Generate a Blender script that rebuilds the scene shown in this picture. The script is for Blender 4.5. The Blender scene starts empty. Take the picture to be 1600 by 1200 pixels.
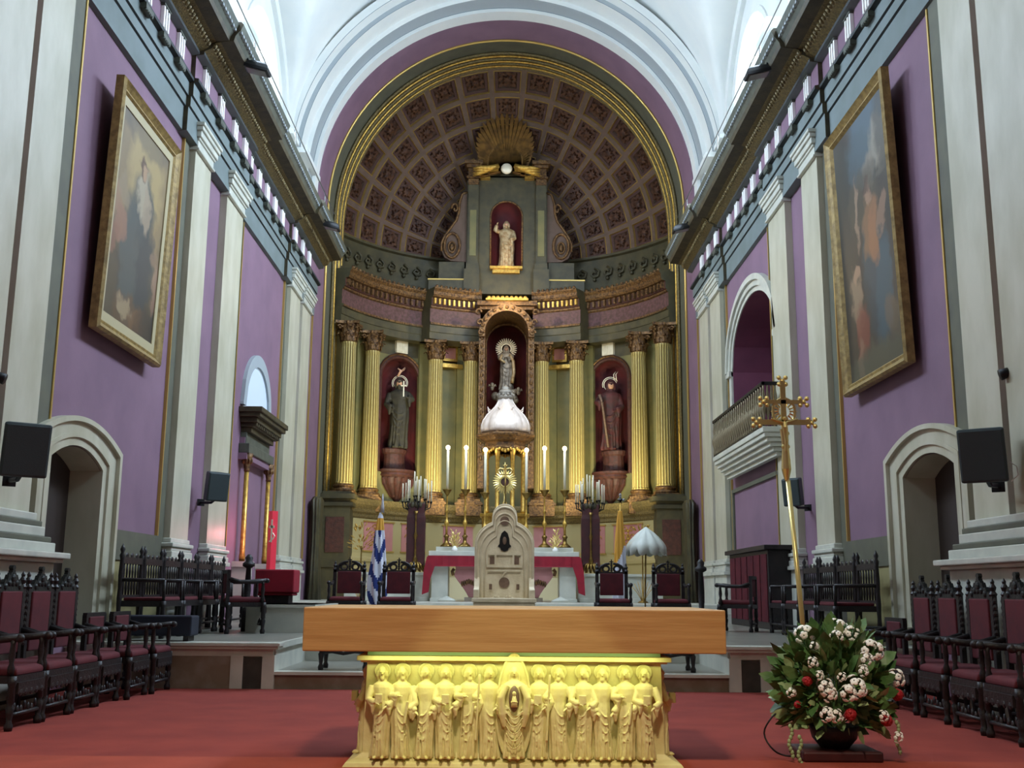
import bpy, bmesh, math, random
from mathutils import Matrix, Vector
random.seed(7)
S = bpy.context.scene
C = S.collection
PI = math.pi
sin, cos = math.sin, math.cos

# ---------------------------------------------------------------- camera, world, exposure
cam_data = bpy.data.cameras.new('camera')
cam = bpy.data.objects.new('camera', cam_data)
C.objects.link(cam)
S.camera = cam
cam_data.sensor_fit = 'HORIZONTAL'
cam_data.sensor_width = 36.0
cam_data.lens = 36.0 * 1676.0 / 1600.0
cam_data.clip_end = 200
_P, _R, _Y = math.radians(10.9), math.radians(0.45), math.radians(0.4)
_fw = Vector((sin(_Y) * cos(_P), cos(_Y) * cos(_P), sin(_P)))
_rt = Vector((cos(_Y), -sin(_Y), 0))
_up = _rt.cross(_fw)
_r2 = cos(_R) * _rt + sin(_R) * _up
_u2 = -sin(_R) * _rt + cos(_R) * _up
cam.matrix_world = Matrix(((_r2.x, _u2.x, -_fw.x, 0), (_r2.y, _u2.y, -_fw.y, 0), (_r2.z, _u2.z, -_fw.z, 1.12), (0, 0, 0, 1)))

S.view_settings.view_transform = 'Standard'
S.view_settings.look = 'None'
S.view_settings.gamma = 1.0
S.view_settings.exposure = 0.0
S.view_settings.use_curve_mapping = False

world = bpy.data.worlds.new('world')
S.world = world
world.use_nodes = True
world.node_tree.nodes['Background'].inputs[0].default_value = (1.0, 0.95, 0.80, 1)
world.node_tree.nodes['Background'].inputs[1].default_value = 0.115


def lamp(name, kind, loc, energy, col, size=0.1, target=None, spot=60, blend=0.6, shape=None):
    d = bpy.data.lights.new(name, kind)
    d.energy = energy
    d.color = col
    if kind == 'AREA':
        if isinstance(size, tuple):
            d.shape = 'RECTANGLE'; d.size, d.size_y = size
        else:
            d.size = size
    else:
        d.shadow_soft_size = size
    if kind == 'SPOT':
        d.spot_size = math.radians(spot); d.spot_blend = blend
    o = bpy.data.objects.new(name, d)
    o.location = loc
    if target is not None:
        o.rotation_euler = (Vector(target) - Vector(loc)).to_track_quat('-Z', 'Y').to_euler()
    C.objects.link(o)
    return o


WARM = (1.0, 0.78, 0.42)
YEL = (1.0, 0.90, 0.55)
COOL = (0.64, 0.80, 1.0)
# daylight coming in through the clerestory windows (one area light in each window opening)
for sx in (-1, 1):
    for wy in (21.85, 17.5, 12.6, 9.0):
        lamp('window_daylight', 'AREA', (sx * 5.46, wy, 11.6), (1500 if sx > 0 else 950) * (1 if wy > 15 else .30), COOL, (2.4, 3.0), (0, wy, 6.5))
# altar spotlight and lamps over the sanctuary, plus an added throne fill
lamp('altar_spotlight', 'SPOT', (0.2, 2.4, 1.9), 120, (0.95, 1.0, 0.55), 0.04, (0.08, 7.3, 0.30), 19, 0.25)
lamp('altar_strip_light', 'AREA', (0.08, 7.13, 0.715), 5, (0.90, 1.0, 0.42), (1.9, 0.03), (0.08, 7.22, 0.30))
lamp('sanctuary_lamp', 'SPOT', (0.0, 1.0, 9.0), 2800, (1.0, 0.84, 0.62), 0.5, (0, 5.6, 0), 66, 1.0)
lamp('throne_fill', 'SPOT', (0.0, 11.0, 8.6), 800, (1.0, 0.9, 0.72), 0.3, (0, 16.4, 1.4), 22, 0.9)  # added spot that only brightens the stone throne
# uplights standing on the retable ledge
for x in (-3.45, -2.7, -1.55, 1.65, 2.8, 3.45):
    y = 28.06 + math.sqrt(4.0 ** 2 - x * x)
    lamp('retable_uplight', 'SPOT', (x, y - 1.4, 3.3), 290, YEL, 0.08, (x * 1.06, y + 0.75, 5.2), 100, 1.0)
lamp('niche_lamp', 'POINT', (0.05, 31.1, 9.75), 75, (1, 0.8, 0.5), 0.06)
lamp('upper_niche_lamp', 'POINT', (0.0, 31.9, 11.3), 9, (1, 0.8, 0.55), 0.05)
lamp('pedestal_lamp', 'SPOT', (-2.9, 26.6, 1.9), 150, (1, 0.9, 0.55), 0.1, (-3.3, 30.5, 1.9), 110, 1.0)
lamp('pedestal_lamp', 'SPOT', (2.9, 26.6, 1.9), 150, (1, 0.9, 0.55), 0.1, (3.3, 30.5, 1.9), 110, 1.0)
lamp('tabernacle_lamp', 'SPOT', (0.0, 25.0, 6.6), 45, (1, 0.86, 0.66), 0.2, (0, 28.2, 4.6), 45, 0.9)
lamp('apse_lamp', 'POINT', (0, 27.0, 9.5), 110, (1, 0.78, 0.50), 0.5)
lamp('votive_lamp', 'POINT', (-4.45, 19.9, 2.1), 16, (1, 0.25, 0.3), 0.08)


# ---------------------------------------------------------------- materials
def lin(c):
    return tuple(((v / 255.0) / 12.92 if v / 255.0 <= 0.04045 else ((v / 255.0 + 0.055) / 1.055) ** 2.4) for v in c) + (1.0,)


def M(name, col, rough=0.6, metal=0.0, col2=None, scale=3.0, det=6.0, bump=0.0, bscale=20.0, emit=0.0, stretch=None, lo=0.35, hi=0.65):
    m = bpy.data.materials.new(name)
    m.use_nodes = True
    nt = m.node_tree
    b = nt.nodes['Principled BSDF']
    b.inputs['Base Color'].default_value = lin(col)
    b.inputs['Roughness'].default_value = rough
    b.inputs['Metallic'].default_value = metal
    tc = nt.nodes.new('ShaderNodeTexCoord')
    mp = nt.nodes.new('ShaderNodeMapping')
    nt.links.new(tc.outputs['Object'], mp.inputs['Vector'])
    if stretch:
        mp.inputs['Scale'].default_value = stretch
    if col2:
        n = nt.nodes.new('ShaderNodeTexNoise')
        n.inputs['Scale'].default_value = scale
        n.inputs['Detail'].default_value = det
        r = nt.nodes.new('ShaderNodeValToRGB')
        r.color_ramp.elements[0].position = lo
        r.color_ramp.elements[1].position = hi
        r.color_ramp.elements[0].color = lin(col)
        r.color_ramp.elements[1].color = lin(col2)
        nt.links.new(mp.outputs[0], n.inputs['Vector'])
        nt.links.new(n.outputs[0], r.inputs[0])
        nt.links.new(r.outputs[0], b.inputs['Base Color'])
    if bump:
        n2 = nt.nodes.new('ShaderNodeTexNoise')
        n2.inputs['Scale'].default_value = bscale
        n2.inputs['Detail'].default_value = 4
        bp = nt.nodes.new('ShaderNodeBump')
        bp.inputs['Strength'].default_value = bump
        bp.inputs['Distance'].default_value = 0.02
        nt.links.new(mp.outputs[0], n2.inputs['Vector'])
        nt.links.new(n2.outputs[0], bp.inputs['Height'])
        nt.links.new(bp.outputs[0], b.inputs['Normal'])
    if emit:
        b.inputs['Emission Color'].default_value = lin(col)
        b.inputs['Emission Strength'].default_value = emit
    return m


MT = dict(
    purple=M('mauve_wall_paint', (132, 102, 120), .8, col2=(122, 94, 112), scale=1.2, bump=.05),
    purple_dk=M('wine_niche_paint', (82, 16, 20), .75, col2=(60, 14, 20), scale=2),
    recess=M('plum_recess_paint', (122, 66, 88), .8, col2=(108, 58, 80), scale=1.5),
    marble=M('cream_veined_marble', (196, 192, 172), .45, col2=(176, 172, 148), scale=2.4, stretch=(1, 1, .45), bump=.03),
    marble2=M('grey_white_marble', (206, 206, 192), .4, col2=(188, 190, 178), scale=3.5),
    yelmarble=M('ochre_marble', (168, 156, 108), .45, col2=(146, 140, 100), scale=2.0, stretch=(1, 1, .4)),
    olive=M('olive_grey_paint', (98, 98, 80), .7, col2=(88, 88, 74), scale=3),
    greygreen=M('grey_green_paint', (112, 124, 124), .7, col2=(102, 114, 112), scale=2),
    darkline=M('dark_green_paint', (34, 42, 44), .7),
    goldline=M('gold_leaf_line', (200, 170, 96), .35, .6),
    white=M('white_plaster', (226, 228, 224), .8, col2=(218, 222, 220), scale=1.3),
    whitetrig=M('white_painted_stucco', (250, 249, 244), .6),
    frameg=M('dull_gilt_frame', (168, 142, 84), .5, .25, col2=(128, 106, 62), scale=12, bump=.3),
    slip=M('cream_frame_slip', (176, 164, 128), .6),
    offgrey=M('pale_grey_plaster', (160, 168, 172), .8),
    dkline=M('grey_line_paint', (120, 134, 138), .8),
    cornice=M('dark_cornice_wood', (74, 66, 42), .6, .1, col2=(52, 44, 28), scale=6, bump=.3, bscale=30),
    cornice_f=M('cornice_face_green', (86, 90, 78), .6, col2=(70, 74, 64), scale=5),
    egg=M('old_gilded_moulding', (132, 114, 70), .5, .3, col2=(84, 74, 48), scale=26, bump=.8, bscale=40),
    gold=M('bright_gilding', (214, 176, 84), .35, .6, col2=(170, 130, 58), scale=14, bump=.25, bscale=30),
    goldpol=M('polished_gold', (236, 214, 140), .28, .75),
    olgold=M('olive_gold_panel', (128, 120, 74), .6, .1, col2=(108, 106, 70), scale=2.2),
    oldgold=M('dark_aged_gilding', (132, 98, 56), .45, .4, col2=(66, 44, 28), scale=16, bump=1.0, bscale=26),
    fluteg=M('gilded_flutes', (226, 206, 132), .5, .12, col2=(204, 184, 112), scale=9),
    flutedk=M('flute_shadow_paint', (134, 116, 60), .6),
    green=M('green_retable_marbling', (78, 72, 46), .55, col2=(60, 56, 38), scale=4),
    friezem=M('mauve_frieze_scrollwork', (104, 70, 70), .6, col2=(76, 50, 44), scale=11, bump=.5, bscale=16),
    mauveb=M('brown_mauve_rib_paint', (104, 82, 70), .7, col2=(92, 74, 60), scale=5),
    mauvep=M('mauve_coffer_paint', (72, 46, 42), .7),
    rosette=M('dark_gilt_rosette', (96, 62, 40), .5, .3, col2=(46, 26, 22), scale=12, bump=1.0, bscale=20),
    carpet=M('red_carpet', (148, 56, 44), .95, col2=(132, 46, 38), scale=2.0, bump=.4, bscale=300),
    carpet2=M('orange_red_carpet', (166, 70, 50), .95, col2=(152, 62, 44), scale=2.5, bump=.4, bscale=300),  # lighter, more orange carpet for the near strip and lower step
    tile=M('grey_marble_floor', (142, 140, 128), .3, col2=(122, 120, 110), scale=1.5),
    brown=M('brown_veined_marble', (128, 112, 92), .4, col2=(150, 140, 126), scale=5, det=10, lo=.45, hi=.75),
    dkmarble=M('dark_green_marble', (52, 56, 50), .35, col2=(70, 72, 64), scale=6),
    wood=M('honey_oak_board', (196, 156, 98), .5, col2=(180, 138, 82), scale=3.0, stretch=(.6, 3, 9), bump=.08, bscale=9),
    altar=M('carved_cream_stone', (226, 220, 160), .6, col2=(204, 190, 126), scale=4.5, bump=.25, bscale=18),
    glassy=M('green_stone_strip', (150, 180, 130), .3),
    darkw=M('dark_carved_wood', (34, 26, 26), .5, col2=(20, 18, 20), scale=8, bump=.3, bscale=40),
    darkg=M('black_green_wood', (24, 30, 30), .45, bump=.3, bscale=40),
    redv=M('dark_red_velvet', (94, 24, 32), .85, col2=(78, 18, 28), scale=6),
    redb=M('bright_red_cloth', (150, 18, 40), .8, col2=(126, 14, 34), scale=4),
    maroon=M('maroon_lacquer', (70, 26, 26), .5, col2=(52, 20, 22), scale=5),
    spk=M('black_speaker_cabinet', (52, 64, 66), .55, bump=.15, bscale=120),
    metal=M('dark_iron', (38, 38, 38), .5, .6),
    steel=M('grey_steel_rail', (120, 120, 116), .4, .7),
    stone=M('pale_carved_limestone', (220, 210, 184), .7, col2=(202, 190, 162), scale=7, bump=.3, bscale=30),
    stone_dk=M('brown_stone_inlay', (120, 96, 80), .6, col2=(100, 80, 66), scale=20),
    pink=M('pink_panel_paint', (190, 132, 130), .65, col2=(176, 120, 120), scale=3),
    creamp=M('cream_gilt_moulding', (180, 168, 122), .5, .15),
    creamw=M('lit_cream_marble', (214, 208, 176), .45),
    redpanel=M('red_brown_panel', (82, 44, 36), .6, col2=(60, 34, 28), scale=10, bump=.5),
    candle=M('candle_wax', (236, 230, 206), .5),
    flame=M('candle_bulb', (255, 226, 160), .5, emit=14),
    bronze=M('aged_brass', (150, 122, 62), .35, .8, col2=(110, 86, 44), scale=10),
    dome=M('white_silver_dome', (226, 212, 200), .35, .2, col2=(206, 190, 176), scale=5),
    skin=M('polychrome_skin', (206, 160, 130), .6),
    silver=M('grey_silver_robe', (150, 142, 128), .5, .25, col2=(110, 102, 90), scale=8),
    robeg=M('dark_olive_robe', (62, 58, 42), .7, col2=(44, 40, 32), scale=6),
    rober=M('dark_red_robe', (84, 32, 30), .7, col2=(54, 38, 36), scale=5),
    statw=M('gilt_white_statue', (196, 178, 140), .5, .2, col2=(150, 118, 76), scale=9),
    halo=M('bright_silver_halo', (250, 240, 214), .4, .15),
    sunray=M('gilt_sun_ray', (150, 110, 52), .4, .5, col2=(104, 74, 36), scale=5),
    door=M('dark_brown_door', (50, 38, 32), .6),
    pane=M('daylit_window_pane', (236, 246, 255), .5, emit=3),
    nichepane=M('blue_white_niche_glass', (190, 206, 222), .4, emit=.35),
    flagw=M('white_flag_cloth', (214, 216, 228), .8),
    flagb=M('blue_flag_cloth', (34, 54, 120), .8),
    flagy=M('yellow_flag_cloth', (216, 160, 60), .8),
    umbw=M('white_satin', (206, 210, 200), .5),
    leaf=M('dark_green_leaf', (66, 104, 54), .5, col2=(98, 132, 76), scale=9),
    leaf2=M('pale_green_leaf', (150, 170, 120), .5),
    petal=M('white_petal', (250, 252, 246), .6),
    redpet=M('red_petal', (160, 24, 32), .6),
    balus=M('grey_gilt_ironwork', (128, 116, 90), .45, .5),
    candlered=M('red_glowing_candle_wax', (220, 50, 70), .5, emit=.25),
    black=M('matt_black', (20, 20, 22), .6),
    lens=M('floodlight_glass', (120, 110, 100), .15),
    umbw2=M('ribbed_brass', (200, 170, 90), .3, .8),
)


# ---------------------------------------------------------------- mesh collector
class G:
    def __init__(self):
        self.v = []; self.f = []; self.m = []; self.T = Matrix.Identity(4)

    def add(self, vs, fs, mat=0):
        o = len(self.v)
        for p in vs:
            q = self.T @ Vector(p)
            self.v.append((q.x, q.y, q.z))
        for i, f in enumerate(fs):
            self.f.append(tuple(o + k for k in f))
            self.m.append(mat[i] if isinstance(mat, list) else mat)

    def box(self, x0, x1, y0, y1, z0, z1, mat=0):
        self.add([(x0, y0, z0), (x1, y0, z0), (x1, y1, z0), (x0, y1, z0), (x0, y0, z1), (x1, y0, z1), (x1, y1, z1), (x0, y1, z1)],
                 [(0, 3, 2, 1), (4, 5, 6, 7), (0, 1, 5, 4), (1, 2, 6, 5), (2, 3, 7, 6), (3, 0, 4, 7)], mat)

    def rings(self, rs, mat=0, cap=True, closed=False):
        n = len(rs[0]); vs = [p for r in rs for p in r]; fs = []
        k = len(rs)
        for i in range(k if closed else k - 1):
            a, b = i * n, ((i + 1) % k) * n
            for j in range(n):
                fs.append((a + j, a + (j + 1) % n, b + (j + 1) % n, b + j))
        if cap and not closed:
            fs.append(tuple(range(n - 1, -1, -1))); fs.append(tuple((k - 1) * n + j for j in range(n)))
        if callable(mat):
            ml = []
            for i in range(k if closed else k - 1):
                for j in range(n):
                    ml.append(mat(i / max(1, k - 1), j / n))
            while len(ml) < len(fs): ml.append(ml[-1])
            mat = ml
        self.add(vs, fs, mat)

    def lathe(self, prof, c=(0, 0, 0), seg=20, mod=None, mat=0, a0=0):
        rs = []
        for r, z in prof:
            ring = []
            for j in range(seg):
                a = 2 * PI * j / seg + a0
                q = r * (mod(a, z) if mod else 1)
                ring.append((c[0] + q * cos(a), c[1] + q * sin(a), c[2] + z))
            rs.append(ring)
        self.rings(rs, mat)

    def tube(self, pts, rad, seg=8, mat=0, closed=False):
        pts = [Vector(p) for p in pts]
        n = len(pts)
        if not hasattr(rad, '__len__'): rad = [rad] * n
        rs = []; ref = None
        for i, p in enumerate(pts):
            if closed: d = pts[(i + 1) % n] - pts[i - 1]
            else: d = pts[min(i + 1, n - 1)] - pts[max(i - 1, 0)]
            if d.length < 1e-9: d = Vector((0, 0, 1))
            d.normalize()
            if ref is None:
                ref = Vector((0, 0, 1)) if abs(d.z) < .9 else Vector((1, 0, 0))
            u = ref - d * ref.dot(d)
            if u.length < 1e-6: u = d.orthogonal()
            u.normalize(); w = d.cross(u); ref = u
            rs.append([tuple(p + rad[i] * (cos(2 * PI * j / seg) * u + sin(2 * PI * j / seg) * w)) for j in range(seg)])
        self.rings(rs, mat, True, closed)

    def ell(self, c, r, seg=12, rn=8, mat=0, R=None):
        if not hasattr(r, '__len__'): r = (r, r, r)
        R = R or Matrix.Identity(3)
        rs = []
        for i in range(rn + 1):
            ph = -PI / 2 + PI * i / rn
            if i == 0: ph += .05
            if i == rn: ph -= .05
            rs.append([tuple(Vector(c) + R @ Vector((r[0] * cos(ph) * cos(2 * PI * j / seg), r[1] * cos(ph) * sin(2 * PI * j / seg), r[2] * sin(ph)))) for j in range(seg)])
        self.rings(rs, mat)

    def prism(self, poly, d0, d1, axis='y', mat=0):
        n = len(poly)
        def P(a, b, d):
            return (a, d, b) if axis == 'y' else ((d, a, b) if axis == 'x' else (a, b, d))
        vs = [P(a, b, d0) for a, b in poly] + [P(a, b, d1) for a, b in poly]
        fs = [tuple(range(n)), tuple(range(2 * n - 1, n - 1, -1))] + [(i, i + n, (i + 1) % n + n, (i + 1) % n) for i in range(n)]
        self.add(vs, fs, mat)

    def sweep(self, path, norms, prof, mat=0, mats=None, closedprof=True, up=(0, 0, 1)):
        # prof: list of (offset along normal, offset along up)
        rs = []
        for p, nn in zip(path, norms):
            p = Vector(p); nn = Vector(nn); u = Vector(up) if not callable(up) else up(p)
            rs.append([tuple(p + nn * a + u * b) for a, b in prof])
        n = len(prof)
        if mats:
            ml = []
            for i in range(len(rs) - 1):
                ml += [mats[j % len(mats)] for j in range(n)]
            ml += [mats[0], mats[0]]
            self.rings(rs, ml, True)
        else:
            self.rings(rs, mat, True)

    def grid(self, fn, nu, nv, mat=0, skip=None):
        vs = [fn(i / nu, j / nv) for j in range(nv + 1) for i in range(nu + 1)]
        fs = []; ml = []
        for j in range(nv):
            for i in range(nu):
                if skip and skip((i + .5) / nu, (j + .5) / nv): continue
                a = j * (nu + 1) + i
                fs.append((a, a + 1, a + nu + 2, a + nu + 1))
                ml.append(mat((i + .5) / nu, (j + .5) / nv) if callable(mat) else mat)
        self.add(vs, fs, ml)


def build(name, g, mats, parent=None, smooth=False, bevel=0, recalc=True, auto=None):
    me = bpy.data.meshes.new(name)
    me.from_pydata(g.v, [], g.f)
    if not isinstance(mats, (list, tuple)): mats = [mats]
    for m in mats: me.materials.append(MT[m] if isinstance(m, str) else m)
    me.polygons.foreach_set('material_index', g.m)
    me.polygons.foreach_set('use_smooth', [bool(smooth or auto)] * len(me.polygons))
    me.update()
    if recalc:
        bm = bmesh.new(); bm.from_mesh(me)
        bmesh.ops.recalc_face_normals(bm, faces=bm.faces)
        bm.to_mesh(me); bm.free()
    if auto:
        me.set_sharp_from_angle(angle=math.radians(auto))
    o = bpy.data.objects.new(name, me)
    C.objects.link(o)
    if parent: o.parent = parent
    if bevel:
        b = o.modifiers.new('bevel', 'BEVEL'); b.width = bevel; b.segments = 2; b.limit_method = 'ANGLE'
    return o


def tag(o, label=None, cat=None, group=None, kind=None):
    if label: o['label'] = label
    if cat: o['category'] = cat
    if group: o['group'] = group
    if kind: o['kind'] = kind
    return o


def thing(name, loc, label, cat, group=None, rz=0, rx=0, ry=0):
    o = bpy.data.objects.new(name, None)
    o.empty_display_size = .1
    C.objects.link(o)
    o.location = loc; o.rotation_euler = (rx, ry, rz)
    return tag(o, label, cat, group)


def struct(name, g, mats, parent=None, **k):
    o = build(name, g, mats, parent, **k)
    if not parent: o['kind'] = 'structure'
    return o


def copy_tree(o, parent=None):
    c = o.copy(); C.objects.link(c)
    if parent: c.parent = parent
    for ch in [q for q in bpy.data.objects if q.parent == o]:
        copy_tree(ch, c)
    return c


def dup(o, loc, rz, label, group=None, scale=None):
    c = copy_tree(o)
    c.location = loc; c.rotation_euler[2] = rz
    c['label'] = label
    if group: c['group'] = group
    if scale: c.scale = scale
    return c


def arc(cx, cz, r, a0, a1, n):
    return [(cx + r * cos(a0 + (a1 - a0) * i / n), cz + r * sin(a0 + (a1 - a0) * i / n)) for i in range(n + 1)]


# ================================================================ SETTING
# floors
g = G(); g.box(-5.6, 5.6, 7.6, 12.65, -.1, 0)
struct('floor', g, 'carpet')
g = G(); g.box(-7, 7, 7.05, 7.6, -.1, .004); g.box(-7, 7, -6, 7.05, -.3, -.17); g.box(-7, 7, 7.05, 7.10, -.3, -.1)
struct('floor', g, 'carpet2')


def platform_side(sx):
    g = G()
    x0, x1 = 2.6, 5.4
    def b(a, c, *r, mat=0):
        g.box(min(sx * a, sx * c), max(sx * a, sx * c), *r, mat=mat)
    b(x0, x1, 12.72, 22.6, -.05, .42)
    b(x0, x1, 12.70, 22.6, .42, .44, mat=1)
    b(x0 - .04, x1, 12.62, 22.6, .44, .51, mat=1)
    b(x0 - .06, x1, 12.60, 12.9, .475, .505, mat=1)
    b(x0 + .02, x1, 12.66, 12.72, .36, .44, mat=1)
    b(x0 + .50, x1, 12.66, 12.72, 0, .36, mat=2)
    b(x0 + .36, x0 + .50, 12.65, 12.72, 0, .37, mat=1)
    b(x0 + .14, x0 + .36, 12.67, 12.72, 0, .34, mat=3)
    b(x0, x0 + .14, 12.65, 12.72, 0, .37, mat=1)
    b(x0, x1, 12.9, 22.6, .505, .512, mat=4)
    return g
struct('floor', platform_side(-1), ['marble2', 'marble2', 'brown', 'dkmarble', 'tile'])
struct('floor', platform_side(1), ['marble2', 'marble2', 'brown', 'dkmarble', 'tile'])
g = G()
g.box(-2.6, 2.6, 12.70, 14.6, -.05, .17, 1); g.box(-2.6, 2.6, 12.66, 14.6, .155, .19, 0)
g.box(-2.6, 2.6, 12.9, 14.6, .19, .192, 2)
g.box(-2.6, 2.6, 14.6, 22.6, .1, .505, 0); g.box(-2.6, 2.6, 14.62, 22.6, .5, .512, 2)
struct('floor', g, ['marble2', 'brown', 'tile'])
g = G()
g.box(-5.4, 5.4, 22.5, 34.5, .3, .68, 0); g.box(-5.4, 5.4, 22.9, 34.5, .6, .85, 0)
struct('floor', g, ['marble2'])


def prof_arch_z(y, y0, y1, zs, zt):
    c = (y0 + y1) / 2; h = (y1 - y0) / 2; t = (y - c) / h
    if zt - zs < .5: return zs + (zt - zs) * (1 - t * t)
    return zs + (zt - zs) * math.sqrt(max(0, 1 - t * t))


def side_wall(sx, openings, y0=-6, y1=30.9, z0=-.3, z1=9.5, dx=.9):
    """wall in the plane x=sx*5 cut by arch-headed openings (ya, yb, zbottom, zspring, ztop)"""
    g = G(); X = sx * 5.0
    ys = sorted(openings)
    cur = y0
    for (a, b, zb, zs, zt, dep) in ys:
        g.box(min(X, X + sx * .3), max(X, X + sx * .3), cur, a, z0, z1)
        g.box(min(X, X + sx * .3), max(X, X + sx * .3), a, b, z0, zb)
        N = 20
        poly = [(a, z1), (b, z1)] + [(b + (a - b) * i / N, prof_arch_z(b + (a - b) * i / N, a, b, zs, zt)) for i in range(N + 1)]
        for i in range(N):
            ya, yb = b + (a - b) * i / N, b + (a - b) * (i + 1) / N
            za, zbb = prof_arch_z(ya, a, b, zs, zt), prof_arch_z(yb, a, b, zs, zt)
            g.prism([(ya, za), (yb, zbb), (yb, z1), (ya, z1)], X, X + sx * .3, 'x')
        cur = b
    g.box(min(X, X + sx * .3), max(X, X + sx * .3), cur, y1, z0, z1)
    return g


doorop = (11.74, 13.28, .5, 2.54, 2.74, .45)
struct('wall_left', side_wall(-1, [doorop]), 'purple')
struct('wall_right', side_wall(1, [doorop, (19.15, 22.95, 3.95, 5.85, 7.05, 2)]), 'purple')


def recess(sx, a, b, zb, zs, zt, dep, t=.3):
    g = G(); a += .012; b -= .012; zb += .01; zs -= .01; zt -= .012; X0 = sx * 4.99; X1 = sx * (5.0 + dep)
    N = 20
    pts = [(a, zb), (b, zb)] + [(b + (a - b) * i / N, prof_arch_z(b + (a - b) * i / N, a, b, zs, zt)) for i in range(N + 1)]
    n = len(pts)
    vs = [(X0, y, z) for y, z in pts] + [(X1, y, z) for y, z in pts]
    g.add(vs, [(i, (i + 1) % n, (i + 1) % n + n, i + n) for i in range(n)] , 0)
    g.add([(X1, y, z) for y, z in pts], [tuple(range(n))], 1)
    return g


# side doors: reveal, dark leaf, marble surround
for sx, k, w in ((-1, 1, 'left'), (1, 2, 'right')):
    g = recess(sx, *doorop[:5], .36)
    o = struct('door_%d' % k, g, ['marble', 'door'])
    g = G()
    a, b, zb, zs, zt = doorop[:5]
    N = 24
    def ring(off, y): pass
    for (o0, o1, px) in ((0, .13, .04), (.13, .19, .07), (.19, .38, .06), (.38, .46, .11)):
        inner = [(a - o0, zb)] + [(a - o0 + (b - a + 2 * o0) * i / N, prof_arch_z(a - o0 + (b - a + 2 * o0) * i / N, a - o0, b + o0, zs + o0 * .55, zt + o0 * .72)) for i in range(N + 1)] + [(b + o0, zb)]
        outer = [(a - o1, zb)] + [(a - o1 + (b - a + 2 * o1) * i / N, prof_arch_z(a - o1 + (b - a + 2 * o1) * i / N, a - o1, b + o1, zs + o1 * .55, zt + o1 * .72)) for i in range(N + 1)] + [(b + o1, zb)]
        for i in range(len(inner) - 1):
            g.prism([inner[i], inner[i + 1], outer[i + 1], outer[i]], sx * 4.995, sx * (5.0 - px), 'x')
    struct('door_surround', g, 'marble', parent=o)
    g = G()
    g.box(min(sx * 4.9, sx * 5), max(sx * 4.9, sx * 5), 13.26, 13.78, .5, .72)
    g.box(min(sx * 4.9, sx * 5), max(sx * 4.9, sx * 5), 11.25, 11.78, .5, .72)
    struct('jamb_plinth', g, 'marble', parent=o)


def bx(g, sx, a, c, *r, mat=0):
    g.box(min(sx * a, sx * c), max(sx * a, sx * c), *r, mat=mat)


# dado, panel frames
for sx, w in ((-1, 'left'), (1, 'right')):
    g = G()
    bx(g, sx, 4.96, 5.01, 13.74, 15.75, .5, 1.47)
    struct('baseboard_' + w, g, 'yelmarble')
    g = G()
    bx(g, sx, 4.94, 5.01, 13.74, 15.62, 1.47, 1.85)
    struct('baseboard_%s' % w, g, 'olive')
    # olive bands and gold fillets framing the wall panels
    g = G()
    for (ya, yb) in ((11.15, 11.60), (15.58, 15.86), (19.10, 19.40), (23.35, 23.60)):
        bx(g, sx, 4.97, 5.01, ya, yb, 1.55, 7.95, mat=0)
    for yy in (11.60, 15.55, 19.40, 23.32, 26.9):
        bx(g, sx, 4.955, 5.01, yy, yy + .035, 1.85, 7.93 if yy < 26 else 9.2, mat=1)
    struct('trim_%d' % (1 if sx < 0 else 2), g, ['olive', 'goldline'])

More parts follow.
